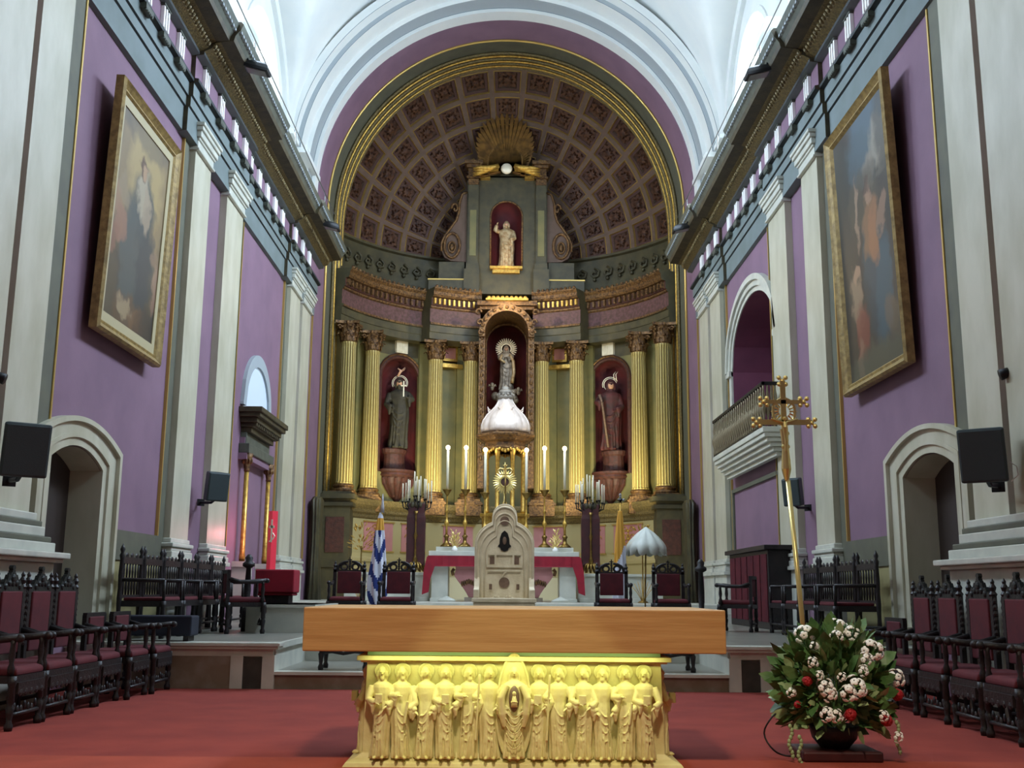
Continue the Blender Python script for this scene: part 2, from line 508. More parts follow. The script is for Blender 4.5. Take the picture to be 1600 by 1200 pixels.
# big entablature on each side wall
TRIG = [9.4, 10.17, 10.92, 11.67, 12.42, 13.17, 13.92, 14.66, 15.8, 16.72, 17.65, 18.4, 19.13, 19.87, 20.6, 21.35, 22.12, 23.25, 24.15, 25.0]
def entab_off(y):
    return .07 if (15.3 < y < 19.0 or y > 23.0) else 0.0
for sx in (-1, 1):
    g = G()
    # profile in (distance from axis, z), material per edge
    segs = [(-6, 15.3), (15.3, 19.0), (19.0, 23.0), (23.0, 26.5)]
    for (ya, yb) in segs:
        d = entab_off((ya + yb) / 2)
        L = [(5.02, 7.93, 0), (4.93, 7.95, 0), (4.93, 8.33, 1), (4.90, 8.345, 0), (4.90, 8.50, 1), (4.87, 8.515, 0), (4.87, 8.72, 1), (4.80, 8.74, 2),
             (4.80, 8.79, 0), (4.86, 8.80, 3), (4.86, 9.17, 0), (4.74, 9.19, 1), (4.74, 9.24, 4), (4.62, 9.30, 4), (4.58, 9.38, 4), (4.50, 9.40, 5), (4.30, 9.42, 5), (4.28, 9.50, 6), (4.24, 9.56, 6), (4.20, 9.60, 6), (4.16, 9.70, 6), (4.20, 9.74, 6), (5.45, 9.76, 6), (5.45, 7.93, 0)]
        prof = [(sx * (x - (d if x < 5 else 0)), z) for x, z, m in L]
        ms = [m for x, z, m in L]
        n = len(prof)
        vs = [(x, ya, z) for x, z in prof] + [(x, yb, z) for x, z in prof]
        g.add(vs, [(i, (i + 1) % n, (i + 1) % n + n, i + n) for i in range(n)] + [tuple(range(n)), tuple(range(2 * n - 1, n - 1, -1))], ms + [5, 5])
    ent = struct('trim_%d' % (3 if sx < 0 else 4), g, ['greygreen', 'darkline', 'darkline', 'purple', 'egg', 'cornice', 'cornice_f'])
    # bead row on the cornice face
    g = G()
    for i in range(150):
        y = 8.5 + i * .12
        if y > 26.3: break
        x = 4.225 - entab_off(y)
        bx(g, sx, x - .03, x + .04, y, y + .06, 9.57, 9.615)
    build('bead_row', g, 'offgrey', ent)
    # egg and dart row under the soffit
    g = G()
    for i in range(170):
        y = 8.5 + i * .105
        if y > 26.3: break
        x = 4.60 - entab_off(y)
        g.ell((sx * x, y, 9.34), (.05, .035, .05), 6, 4)
    build('egg_row', g, 'egg', ent, smooth=True)
    for y in TRIG:
        g = G(); x = 4.86 - entab_off(y) - .035
        for k in (-1, 0, 1):
            bx(g, sx, x - .02, x + .04, y + k * .10 - .024, y + k * .10 + .024, 8.82, 9.14)
        build('triglyph', g, 'whitetrig', ent, bevel=.008)
        g = G(); bx(g, sx, x - .03, x + .04, y - .15, y + .15, 9.145, 9.165); bx(g, sx, x - .045, x + .04, y - .15, y + .15, 8.66, 8.735)
        for k in range(5):
            g.lathe([(.012, .04), (.024, 0)], (sx * (x - .03), y - .12 + k * .06, 8.63), 6)
        build('guttae', g, 'cornice_f', ent)

# pilasters on the side walls (A-D), each one a thing
PIL = [(15.88, 16.78), (17.85, 19.0), (23.6, 24.75), (25.05, 26.15)]
for sx in (-1, 1):
    side = 'left' if sx < 0 else 'right'
    for i, (a, b) in enumerate(PIL):
        lab = ['first tall pilaster beyond the painting, beside it, %s wall', 'second tall pilaster behind the small loudspeaker, %s wall',
               'third tall pilaster past the wall opening, %s wall', 'last tall pilaster next to the gilded apse arch, %s wall'][i] % side
        t = thing('pilaster', (sx * 5.0, (a + b) / 2, .51), 'cream marble ' + lab, 'pilaster', 'tall marble pilasters on the side walls')
        h = (b - a) / 2
        z1 = 8.31 - .51
        g = G(); bx(g, sx, -.12, 0, -h, h, 1.32, z1 - .42); build('shaft', g, 'marble', t)
        g = G()
        for (o, za, zb) in ((.04, 0, .98), (.10, .98, 1.05), (.07, 1.05, 1.14), (.05, 1.14, 1.2), (.08, 1.2, 1.26), (.03, 1.26, 1.33)):
            bx(g, sx, -.12 - o, 0, -h - min(o, .12), h + min(o, .12), za, zb)
        build('base', g, 'marble2', t, bevel=.015)
        g = G()
        for (o, za, zb) in ((.06, .44, .40), (.035, .40, .27), (.06, .27, .23), (.09, .23, .13), (.12, .13, .06), (.145, .06, 0)):
            bx(g, sx, -.12 - o, 0, -h - max(0, o - .035) * .9, h + max(0, o - .035) * .9, z1 - za, z1 - zb)
        build('capital', g, 'marble2', t, bevel=.012)

# near piers at the picture edges, clustered with a mauve strip
for sx in (-1, 1):
    side = 'left' if sx < 0 else 'right'
    t = thing('pier', (sx * 5.0, 9.6, 0), 'broad cream marble pier with stepped base behind the choir chairs, %s edge' % side, 'pier', 'broad marble piers at the picture edges')
    g = G()
    bx(g, sx, -.12, 0, 10.35 - 9.6, 11.12 - 9.6, 1.85, 8.0); bx(g, sx, -.2, 0, 7.0 - 9.6, 10.05 - 9.6, 1.85, 8.0)
    build('shaft', g, 'marble', t)
    g = G(); bx(g, sx, -.03, 0, 10.05 - 9.6, 10.35 - 9.6, 1.85, 8.0); build('mauve_strip', g, 'purple', t)
    g = G()
    for (o, za, zb, m) in ((.30, 0, 1.36, 0), (.38, 1.36, 1.40, 0), (.44, 1.40, 1.46, 0), (.30, 1.46, 1.56, 0), (.26, 1.56, 1.62, 1), (.20, 1.62, 1.72, 0), (.17, 1.72, 1.78, 1), (.12, 1.78, 1.86, 0)):
        bx(g, sx, -.12 - o, 0, 7 - 9.6, 11.0 - 9.6 + o * .45, za, zb, mat=m)
    build('base', g, ['marble2', 'olive'], t, bevel=.012)

# ---------------------------------------------------------------- upper walls, windows, vault
WINS = [(20.4, 23.9), (15.6, 19.0), (11.6, 13.9), (7.8, 10.2)]
ZC = 12.0
def ceil_z(x, y):
    b = ZC + math.sqrt(max(0, 5.45 ** 2 - x * x))
    best = b
    for (c, a, hh) in ((19.9, 5.35, 3.6), (9.0, 5.0, 3.5), (-1.5, 5.0, 3.5)):
        t = (y - c) / a
        if abs(t) < 1:
            best = max(best, min(ZC + hh * math.sqrt(1 - t * t) + (5.45 - abs(x)) * .12, 1e9))
    return best
g = G()
g.grid(lambda u, v: ((u - .5) * 10.9 * (1 if abs(u - .5) < .499 else 1), -6 + 32 * v, ceil_z((u - .5) * 10.9, -6 + 32 * v)), 110, 190)
struct('ceiling', g, 'white', smooth=True, recalc=False)
for sx, w in ((-1, 'left'), (1, 'right')):
    g = G()
    NY, NZ = 320, 90
    def inwin(y, z):
        for a, b in WINS:
            if a < y < b and 9.7 < z < prof_arch_z(y, a, b, 11.9, 13.75): return True
        return False
    def fn(u, v):
        y = -6 + 32 * u
        zt = ceil_z(5.45, y) + .05
        return (sx * 5.45, y, 9.5 + (max(zt, 12.1) - 9.5) * v)
    g.grid(fn, NY, NZ, skip=lambda u, v: inwin(fn(u, v)[1], fn(u, v)[2]))
    struct('wall_' + w, g, 'white', recalc=False)
    for k, (a, b) in enumerate(WINS):
        c = (a + b) / 2; h = (b - a) / 2
        g = G()
        g.box(sx * 5.60 - .01, sx * 5.60 + .01, a - .1, b + .1, 9.6, 14.0)
        o = struct('window_%d' % (k + 1 + (4 if sx > 0 else 0)), g, 'pane')
        g = G()
        pin = [(a, 9.7)] + [(a + (b - a) * i / 24, prof_arch_z(a + (b - a) * i / 24, a, b, 11.9, 13.75)) for i in range(25)] + [(b, 9.7)]
        pout = [(a - .14, 9.7)] + [(a - .14 + (b - a + .28) * i / 24, prof_arch_z(a - .14 + (b - a + .28) * i / 24, a - .14, b + .14, 11.9, 13.89)) for i in range(25)] + [(b + .14, 9.7)]
        for i in range(len(pin) - 1):
            g.prism([pin[i], pin[i + 1], pout[i + 1], pout[i]], sx * 5.41, sx * 5.62, 'x')
        build('window_frame', g, 'white', o)
        g = G()
        for yy in (c - h / 3, c + h / 3): g.box(min(sx * 5.55, sx * 5.58), max(sx * 5.55, sx * 5.58), yy - .02, yy + .02, 9.7, 13.1)
        for zz in (10.6, 11.5, 12.3): g.box(min(sx * 5.55, sx * 5.58), max(sx * 5.55, sx * 5.58), a, b, zz - .02, zz + .02)
        build('glazing_bar', g, 'white', o)
    # pier ledges between the windows and wall arch rib
    g = G()
    bx(g, sx, 5.1, 5.46, 19.15, 20.25, 9.7, 11.35); bx(g, sx, 5.0, 5.46, 19.05, 20.35, 11.35, 11.5)
    bx(g, sx, 5.15, 5.46, 19.2, 20.2, 11.5, 11.95); bx(g, sx, 5.0, 5.46, 19.05, 20.35, 11.95, 12.1)
    pth = []; nn = []
    for i in range(41):
        a = PI * i / 40
        pth.append((sx * 5.4, 19.9 + 4.85 * cos(a), ZC + 3.2 * sin(a))); nn.append((0, -cos(a), -sin(a)))
    g.sweep(pth, nn, [(0, -.06), (.30, -.06), (.30, .10), (.2, .14), (0, .16)], up=(sx, 0, 0))
    bx(g, sx, 5.28, 5.46, 24.6, 25.1, 9.7, 12.0)
    bx(g, sx, 5.2, 5.46, 24.5, 25.3, 12.0, 12.12)
    struct('trim_%d' % (5 if sx < 0 else 6), g, 'white', smooth=False)

# stepped white transverse arch before the apse
def arch_pts(r, y, n=64, z0=9.76, cz=11.9):
    P = [(-r, y, z0)]
    P += [(-r * cos(PI * i / n), y, cz + r * sin(PI * i / n)) for i in range(n + 1)]
    P += [(r, y, z0)]
    return P
def arch_nrm(n=64):
    return [(1, 0, 0)] + [(cos(PI * i / n), 0, -sin(PI * i / n)) for i in range(n + 1)] + [(-1, 0, 0)]
g = G()
#  profile: (inward offset from r, y)
pr = [(5.62, 25.4, 0), (5.42, 25.4, 2), (5.405, 25.4, 0), (5.405, 25.75, 1), (5.30, 25.75, 2), (5.285, 25.75, 0), (5.285, 26.35, 0), (5.16, 26.35, 1), (5.16, 26.85, 2), (5.145, 26.85, 0), (5.05, 26.85, 0), (5.05, 27.3, 0), (5.7, 27.3, 0)]
rings = []
for k, (p, nn) in enumerate(zip(arch_pts(0, 0), arch_nrm())):
    ring = []
    for (r, y, m) in pr:
        if k == 0: ring.append((-r, y, 9.5))
        elif k == len(arch_nrm()) - 1: ring.append((r, y, 9.5))
        else:
            a = PI * (k - 1) / 64
            ring.append((-r * cos(a), y, 11.65 + (r - .05) * sin(a)))
    rings.append(ring)
ms = [m for _, _, m in pr]
g.rings(rings, ms * (len(rings) - 1) + [0, 0], True)
tr = struct('trim_7', g, ['white', 'offgrey', 'dkline'])
g = G()
for sx in (-1, 1):
    bx(g, sx, 5.0, 5.45, 25.3, 27.3, 11.85, 11.98); bx(g, sx, 5.03, 5.45, 26.3, 27.3, 11.0, 11.1)
    bx(g, sx, 4.97, 5.45, 26.8, 27.3, 9.7, 11.0)
build('impost', g, 'white', tr)

# apse arch: mauve soffit, olive band, gold reeds (jambs included)
ACZ = 11.65
def soffit(name, r0, r1, y0, y1, mat, thick=.3, z0=.85):
    g = G(); n = 64; rs = []
    for k in range(n + 3):
        ring = []
        for (r, y) in ((r0, y0), (r1, y1), (r1 + thick, y1), (r0 + thick, y0)):
            if k == 0: ring.append((-r, y, z0))
            elif k == n + 2: ring.append((r, y, z0))
            else:
                a = PI * (k - 1) / n
                ring.append((-r * cos(a), y, ACZ + (r + max(0, y - 28.0) * .17) * sin(a)))
        rs.append(ring)
    g.rings(rs)
    return struct(name, g, mat, smooth=False)
soffit('trim_8', 5.02, 5.0, 27.28, 28.5, 'purple', z0=9.0)
so = soffit('trim_9', 4.98, 4.98, 28.5, 30.9, 'olive', z0=.85)
for k, (yy, rr, rad, mt) in enumerate([(28.52, 4.97, .035, 'goldline'), (29.5, 4.93, .045, 'egg'), (29.72, 4.91, .035, 'gold'), (29.92, 4.90, .05, 'egg'), (30.12, 4.88, .035, 'gold'), (30.32, 4.88, .045, 'egg'), (30.55, 4.88, .035, 'gold'), (30.75, 4.9, .05, 'egg')]):
    g = G(); P = [(-rr, yy, 1.0)] + [(-rr * cos(PI * i / 64), yy, ACZ + (rr + max(0, yy - 28.0) * .17) * sin(PI * i / 64)) for i in range(65)] + [(rr, yy, 1.0)]
    g.tube(P, rad, 8)
    build('gilded_reed', g, mt, so, smooth=True)

# ---------------------------------------------------------------- apse conch with coffers
CY = 28.06; RX = 5.7; RZH = 6.1; CZ = 11.6
PH = [math.radians(a) for a in (66, 62, 53, 44.3, 35.2, 26.2, 17.2, 8)]
def cp(th, ph, d=0.0):
    k = 1 + d / RX
    return (-RX * k * sin(ph) * cos(th), CY + RX * k * cos(ph), CZ + RZH * k * sin(ph) * sin(th))
g = G()
NT = 15
def patch(t0, t1, p0, p1, d, mat, n=3):
    g.grid(lambda u, v: cp(t0 + (t1 - t0) * u, p0 + (p1 - p0) * v, d), n, n, mat)
def frame(t0, t1, p0, p1, T0, T1, P0, P1, d0, d1, mat):
    n = 3
    def edge(a0, a1, b0, b1, d):
        E = [(a0 + (a1 - a0) * i / n, b0) for i in range(n)] + [(a1, b0 + (b1 - b0) * i / n) for i in range(n)] + [(a1 + (a0 - a1) * i / n, b1) for i in range(n)] + [(a0, b1 + (b0 - b1) * i / n) for i in range(n)]
        return [cp(a, b, d) for a, b in E]
    A = edge(t0, t1, p0, p1, d0); B = edge(T0, T1, P0, P1, d1); m = len(A)
    g.add(A + B, [(i, (i + 1) % m, (i + 1) % m + m, i + m) for i in range(m)], mat)
for j in range(len(PH) - 1):
    p0, p1 = PH[j], PH[j + 1]
    if j == 0:
        g.grid(lambda u, v: cp(PI * u, p0 + (p1 - p0) * v, 0), 60, 1, 1); continue
    for i in range(NT):
        t0, t1 = PI * i / NT, PI * (i + 1) / NT
        def s(a, b, f): return a + (b - a) * f
        if j >= 6: patch(t0, t1, p0, p1, 0, 0); continue
        f = .10
        T = [(s(t0, t1, q), s(t0, t1, 1 - q), s(p0, p1, q), s(p0, p1, 1 - q)) for q in (0, .08, .10, .115, .20, .22)]
        fr = lambda a, b, da, db, m: frame(*T[a][:2], *T[a][2:], *T[b][:2], *T[b][2:], da, db, m)
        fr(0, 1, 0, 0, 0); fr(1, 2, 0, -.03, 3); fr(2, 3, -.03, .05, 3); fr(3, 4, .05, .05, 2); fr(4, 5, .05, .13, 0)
        patch(*T[5], .13, 4, 2)
        # rosette
        tc, pc = (t0 + t1) / 2, (p0 + p1) / 2
        c = Vector(cp(tc, pc, .12)); nrm = (Vector((0, CY, CZ)) - c).normalized()
        uu = nrm.cross(Vector((0, 1, 0.3))).normalized(); ww = nrm.cross(uu)
        rad = .34 * min(1, sin(pc) / .72 + .12)
        rs = []
        for (q, h) in ((1, 0), (.85, .05), (.5, .05), (.35, .12), (.1, .14)):
            rs.append([tuple(c + nrm * h + (uu * cos(2 * PI * k / 32) + ww * sin(2 * PI * k / 32)) * rad * q * (1 + (.20 * cos(8 * PI * k / 32 * 2) + .12 * cos(4 * PI * k / 32 * 2 + PI)) if q > .3 else 1)) for k in range(32)])
        g.rings(rs, 4, True)
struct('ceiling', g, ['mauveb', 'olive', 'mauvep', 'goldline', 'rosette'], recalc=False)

def cyl_path(r, a0, a1, n, cy=CY):
    """angles measured from +y axis (back), positive to the right"""
    P = []; N = []
    for i in range(n + 1):
        a = a0 + (a1 - a0) * i / n
        P.append((r * sin(a), cy + r * cos(a), 0)); N.append((-sin(a), -cos(a), 0))
    return P, N
# green frieze under the conch and top ledge
g = G()
P, N = cyl_path(5.66, -1.12, 1.12, 60)
g.sweep(P, N, [(0, 10.3), (0, 11.62), (-.2, 11.62), (-.2, 10.3)])
g.sweep(P, N, [(0, 11.52), (.10, 11.56), (.12, 11.62), (0, 11.66)])
fz = struct('wall_back', g, 'green')
for k in range(26):
    a = -1.02 + 2.04 * k / 25
    if abs(a) < .42: continue
    g = G()
    c = Vector((5.62 * sin(a), CY + 5.62 * cos(a), 11.05)); t = Vector((cos(a), -sin(a), 0)); nn = Vector((-sin(a), -cos(a), 0))
    pts = [c + t * (.16 * sin(q * 1.1)) * (1 - q / 9) * 1.3 + Vector((0, 0, 1)) * .18 * cos(q * 1.1) * (1 - q / 9) + nn * .03 for q in range(8)]
    g.tube(pts, .035, 6)
    g.ell(tuple(c + nn * .03 + Vector((0, 0, -.2))), .06, 8, 5)
    build('scroll_ornament', g, 'green', fz, smooth=True)

# apse wall with three niches
RW = 5.42
NIC = [(-.64, .125, 4.6, 7.5, 8.15), (.01, .122, 6.5, 8.85, 9.5), (.64, .125, 4.6, 7.5, 8.15)]
g = G()
A0, A1 = -1.15, 1.15
def inn(a, z):
    for c, h, zb, zs, zt in NIC:
        t = (a - c) / h
        if abs(t) < 1 and zb < z < zs + (zt - zs) * math.sqrt(1 - t * t): return True
    return False
wf = lambda u, v: (RW * sin(A0 + (A1 - A0) * u), CY + RW * cos(A0 + (A1 - A0) * u), .85 + 9.65 * v)
def wm(u, v):
    z = .85 + 9.65 * v
    return 1 if z > 8.2 else 0
g.grid(wf, 330, 240, wm, skip=lambda u, v: inn(A0 + (A1 - A0) * u, .85 + 9.65 * v))
wall = struct('wall_back', g, ['olgold', 'green'], recalc=False)
def niche(k, c, h, zb, zs, zt, parent, w=.13):
    # local frame at the wall
    pc = Vector((RW * sin(c), CY + RW * cos(c), 0)); n = Vector((-sin(c), -cos(c), 0)); t = Vector((cos(c), -sin(c), 0))
    hw = RW * sin(h)
    dep = hw * .95
    g = G()
    # half cylinder
    g.grid(lambda u, v: tuple(pc + t * (-hw * cos(PI * u)) - n * (dep * sin(PI * u)) + Vector((0, 0, zb + (zs - zb) * v))), 24, 4, 0)
    rr = zt - zs
    g.grid(lambda u, v: tuple(pc + t * (-hw * cos(PI * u) * cos(PI / 2 * v)) - n * (dep * sin(PI * u) * cos(PI / 2 * v)) + Vector((0, 0, zs + rr * sin(PI / 2 * v)))), 24, 10, 1)
    g.grid(lambda u, v: tuple(pc + t * (-hw * cos(PI * u)) - n * (dep * sin(PI * u) * v) + Vector((0, 0, zb))), 24, 1, 0)
    build('niche_shell', g, ['purple_dk', 'purple_dk'], parent, smooth=True, recalc=False)
    g = G()
    P = [tuple(pc + t * -hw + Vector((0, 0, zb)))]; N = [tuple(-t)]
    for i in range(25):
        a = PI * i / 24
        P.append(tuple(pc + t * (-hw * cos(a)) + Vector((0, 0, zs + rr * sin(a))))); N.append(tuple(t * (-cos(a)) + Vector((0, 0, sin(a)))))
    P.append(tuple(pc + t * hw + Vector((0, 0, zb)))); N.append(tuple(t))
    g.sweep(P, N, [(-.03, -.03), (-.03, .07), (.02, .10), (w * .5, .07), (w * .8, .11), (w, .08), (w, -.03)], mats=[0, 0, 0, 1, 0, 0, 0], up=tuple(n))
    build('niche_surround', g, ['redpanel' if k != 1 else 'oldgold', 'oldgold'], parent)
    return pc, n, t, hw
nic = [niche(k, *NIC[k], wall) for k in range(3)]

# retable ledge / pedestal wall: curved with mouldings and pink panels
g = G()
P, N = cyl_path(4.62, -1.25, 1.25, 60)
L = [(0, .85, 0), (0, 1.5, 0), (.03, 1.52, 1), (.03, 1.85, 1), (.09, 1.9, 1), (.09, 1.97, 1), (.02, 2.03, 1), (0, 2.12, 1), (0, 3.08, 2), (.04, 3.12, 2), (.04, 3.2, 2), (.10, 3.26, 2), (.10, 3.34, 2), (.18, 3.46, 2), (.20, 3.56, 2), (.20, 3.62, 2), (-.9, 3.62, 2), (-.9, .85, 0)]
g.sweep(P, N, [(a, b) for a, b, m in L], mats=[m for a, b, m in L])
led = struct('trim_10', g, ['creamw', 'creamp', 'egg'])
def curved_panel(r, a0, a1, z0, z1, mat, parent, name='panel', t=.02):
    g = G(); P, N = cyl_path(r, a0, a1, 8)
    g.sweep(P, N, [(0, z0), (t, z0), (t, z1), (0, z1)])
    return build(name, g, mat, parent)
for a0, a1 in ((-1.02, -.77), (-.70, -.53), (-.40, -.2), (.2, .40), (.53, .70), (.77, 1.02)):
    curved_panel(4.62, a0, a1, 2.2, 3.0, 'pink', led, 'pink_panel')
    g = G(); P, N = cyl_path(4.60, a0 - .01, a1 + .01, 8)
    for z in (2.17, 3.0): g.sweep(P, N, [(0, z), (.035, z), (.035, z + .035), (0, z + .035)])
    build('panel_moulding', g, 'goldline', led)
# curled gold scroll ornaments on the pink panels
for a in (-.895, -.62, .62, .895):
    g = G(); R = 4.585
    for s_ in (-1, 1):
        for (sc, dz) in ((1, 0), (.8, .24), (.7, -.2)):
            pts = []
            for q in range(12):
                th = q * .62; rr = .13 * (1 - q / 13) * sc
                da = s_ * (.018 + .012 * sc + rr * cos(th) / R); z = 2.62 + dz + rr * sin(th)
                pts.append((R * sin(a + da), CY + R * cos(a + da), z))
            g.tube(pts, .016, 6)
    for q in range(5):
        g.ell((R * sin(a), CY + R * cos(a), 2.38 + q * .11), (.045, .03, .05), 8, 5)
    build('gilt_relief', g, 'gold', led, smooth=True)

# outer pedestals under the outer columns
for sx in (-1, 1):
    g = G()
    bx(g, sx, 4.18, 4.95, 29.35, 30.5, .85, 3.75); bx(g, sx, 4.10, 4.98, 29.28, 30.5, 3.35, 3.45); bx(g, sx, 4.05, 5.0, 29.22, 30.5, 3.55, 3.68)
    bx(g, sx, 4.12, 4.97, 29.3, 30.5, 1.7, 1.85); bx(g, sx, 4.1, 4.97, 29.3, 30.5, .85, 1.3)
    bx(g, sx, 4.32, 4.82, 29.32, 29.36, 2.1, 3.05, mat=1)
    struct('trim_%d' % (11 if sx < 0 else 12), g, ['green', 'redpanel'])

# columns
COLS = [(-4.47, 29.95, 'leftmost'), (-3.92, 31.1, 'second from the left'), (-2.12, 32.25, 'third from the left, left of the tabernacle bay'), (-1.04, 32.45, 'just left of the central niche'),
        (1.14, 32.4, 'just right of the central niche'), (2.2, 32.2, 'third from the right'), (3.95, 30.95, 'second from the right'), (4.50, 29.8, 'rightmost')]
def column_proto():
    t = thing('column', (0, 0, 0), 'x', 'column', 'fluted gilded columns of the retable')
    NF = 18; seg = NF * 4
    g = G(); rs = []; zz = [0, .04, .06] + [.1 + 3.8 * i / 8 for i in range(9)] + [4.0, 4.05]
    for z in zz:
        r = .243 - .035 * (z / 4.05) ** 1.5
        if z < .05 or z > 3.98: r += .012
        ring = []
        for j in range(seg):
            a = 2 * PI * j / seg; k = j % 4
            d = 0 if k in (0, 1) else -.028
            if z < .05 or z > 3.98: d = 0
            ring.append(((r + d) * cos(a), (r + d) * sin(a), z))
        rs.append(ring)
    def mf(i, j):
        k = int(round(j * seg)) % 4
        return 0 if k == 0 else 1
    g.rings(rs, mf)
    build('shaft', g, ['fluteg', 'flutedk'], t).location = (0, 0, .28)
    g = G()
    g.box(-.34, .34, -.34, .34, 0, .07)
    g.lathe([(.33, .07), (.345, .10), (.33, .13), (.28, .145), (.27, .18), (.30, .20), (.305, .225), (.29, .25), (.255, .27), (.25, .285)], seg=24)
    build('base', g, 'oldgold', t, smooth=False)
    g = G()
    g.lathe([(.22, 4.32), (.235, 4.34), (.22, 4.36), (.225, 4.4), (.25, 4.7), (.31, 4.84)], seg=16)
    for row, (z0, h, r0, n) in enumerate(((4.36, .22, .24, 8), (4.48, .28, .25, 8))):
        for k in range(n):
            a = 2 * PI * (k + .5 * row) / n
            d = Vector((cos(a), sin(a), 0)); t2 = Vector((-sin(a), cos(a), 0))
            p = Vector((0, 0, z0)) + d * r0
            pts = [p, p + d * .015 + Vector((0, 0, h * .6)), p + d * .06 + Vector((0, 0, h)), p + d * .12 + Vector((0, 0, h * .93)), p + d * .125 + Vector((0, 0, h * .8))]
            rs = []
            for q, (pp, w) in enumerate(zip(pts, (.06, .07, .06, .04, .015))):
                rs.append([tuple(pp - t2 * w), tuple(pp + d * .02), tuple(pp + t2 * w), tuple(pp - d * .015)])
            g.rings(rs)
    for k in range(4):
        a = PI / 4 + k * PI / 2
        d = Vector((cos(a), sin(a), 0)); c = d * .33 + Vector((0, 0, 4.74))
        pts = [c + d * (.075 * cos(q * .7) * (1 - q / 12)) + Vector((0, 0, .075 * sin(q * .7) * (1 - q / 12))) for q in range(10)]
        g.tube(pts, .028, 6)
    ab = [(x * .34, y * .34) for x, y in ((-1, -1), (-.4, -.8), (.4, -.8), (1, -1), (.8, -.4), (.8, .4), (1, 1), (.4, .8), (-.4, .8), (-1, 1), (-.8, .4), (-.8, -.4))]
    g.prism(ab, 4.84, 4.92, 'z')
    g.ell((0, -.30, 4.86), (.06, .05, .06), 8, 5)
    build('capital', g, 'oldgold', t)
    return t
colp = column_proto()
for i, (x, y, lab) in enumerate(COLS):
    label = 'fluted gilded retable column, ' + lab
    if i == 0:
        colp.location = (x, y, 3.72); colp['label'] = label
    else:
        dup(colp, (x, y, 3.72), 0, label)
# column blocks / plinths under columns & flat wall pilasters behind
for i, (x, y, lab) in enumerate(COLS):
    if i in (0, 7): continue
    g = G(); g.box(x - .38, x + .38, y - .38, y + .9, 3.3, 3.72)
    g.box(x - .42, x + .42, y - .42, y + .9, 3.62, 3.68)
    build('plinth', g, 'oldgold', led)
for i, (x, y, lab) in enumerate(COLS):
    a = math.atan2(x, y - CY)
    g = G(); P, N = cyl_path(RW, a - .055, a + .055, 3)
    g.sweep(P, N, [(-.02, 3.6), (.12, 3.6), (.12, 8.65), (-.02, 8.65)])
    build('wall_strip', g, 'olgold', wall)
# framed gold panels between the inner columns
for sx in (-1, 1):
    x = sx * 1.62
    a = math.atan2(x, 4.7)
    g = G(); P, N = cyl_path(RW, a - .075, a + .075, 4)
    g.sweep(P, N, [(0, 7.98), (.22, 7.98), (.22, 8.10), (0, 8.10)]); 
    build('gold_string', g, 'gold', wall)
    g = G(); P, N = cyl_path(RW, a - .045, a + .045, 4)
    g.sweep(P, N, [(0, 8.2), (.14, 8.2), (.14, 8.72), (0, 8.72)]); 
    build('square_panel', g, 'gold', wall)
    g = G(); P, N = cyl_path(RW, a - .032, a + .032, 4)
    g.sweep(P, N, [(.1, 8.28), (.16, 8.28), (.16, 8.62), (.1, 8.62)])
    build('square_inset', g, 'pink', wall)

# stone tablets over the side niches, corbels below
for k, sx in ((0, -1), (2, 1)):
    pc, n, t, hw = nic[k]
    g = G()
    M_ = Matrix(((t.x, -n.x, 0, pc.x), (t.y, -n.y, 0, pc.y), (0, 0, 1, 0), (0, 0, 0, 1)))
    g.T = M_
    g.box(-.2, .2, -.12, .02, 8.28, 8.72); g.box(-.24, .24, -.14, .02, 8.66, 8.72)
    g.prism([(-.01, 8.3), (.01, 8.3), (.01, 8.66), (-.01, 8.66)], -.13, 0)
    build('stone_tablet', g, 'stone', wall)
    g = G(); g.T = M_
    rs = []
    for (z, w, d) in ((4.66, .62, .42), (4.60, .62, .42), (4.56, .56, .38), (4.50, .60, .40), (4.42, .52, .34), (4.25, .48, .30), (4.05, .34, .22), (3.85, .20, .13), (3.70, .06, .06)):
        rs.append([(w * cos(PI + PI * i / 16), d * sin(PI + PI * i / 16), z) for i in range(17)])
    g.rings(rs)
    for i in range(7):
        a = PI + PI * (i + .5) / 7
        pts = [((w) * cos(a), d * sin(a), z) for (z, w, d) in ((4.42, .54, .36), (4.25, .5, .33), (4.05, .36, .25), (3.85, .22, .15))]
        g.tube(pts, [.05, .06, .05, .03], 6)
    build('corbel', g, 'redpanel', wall)

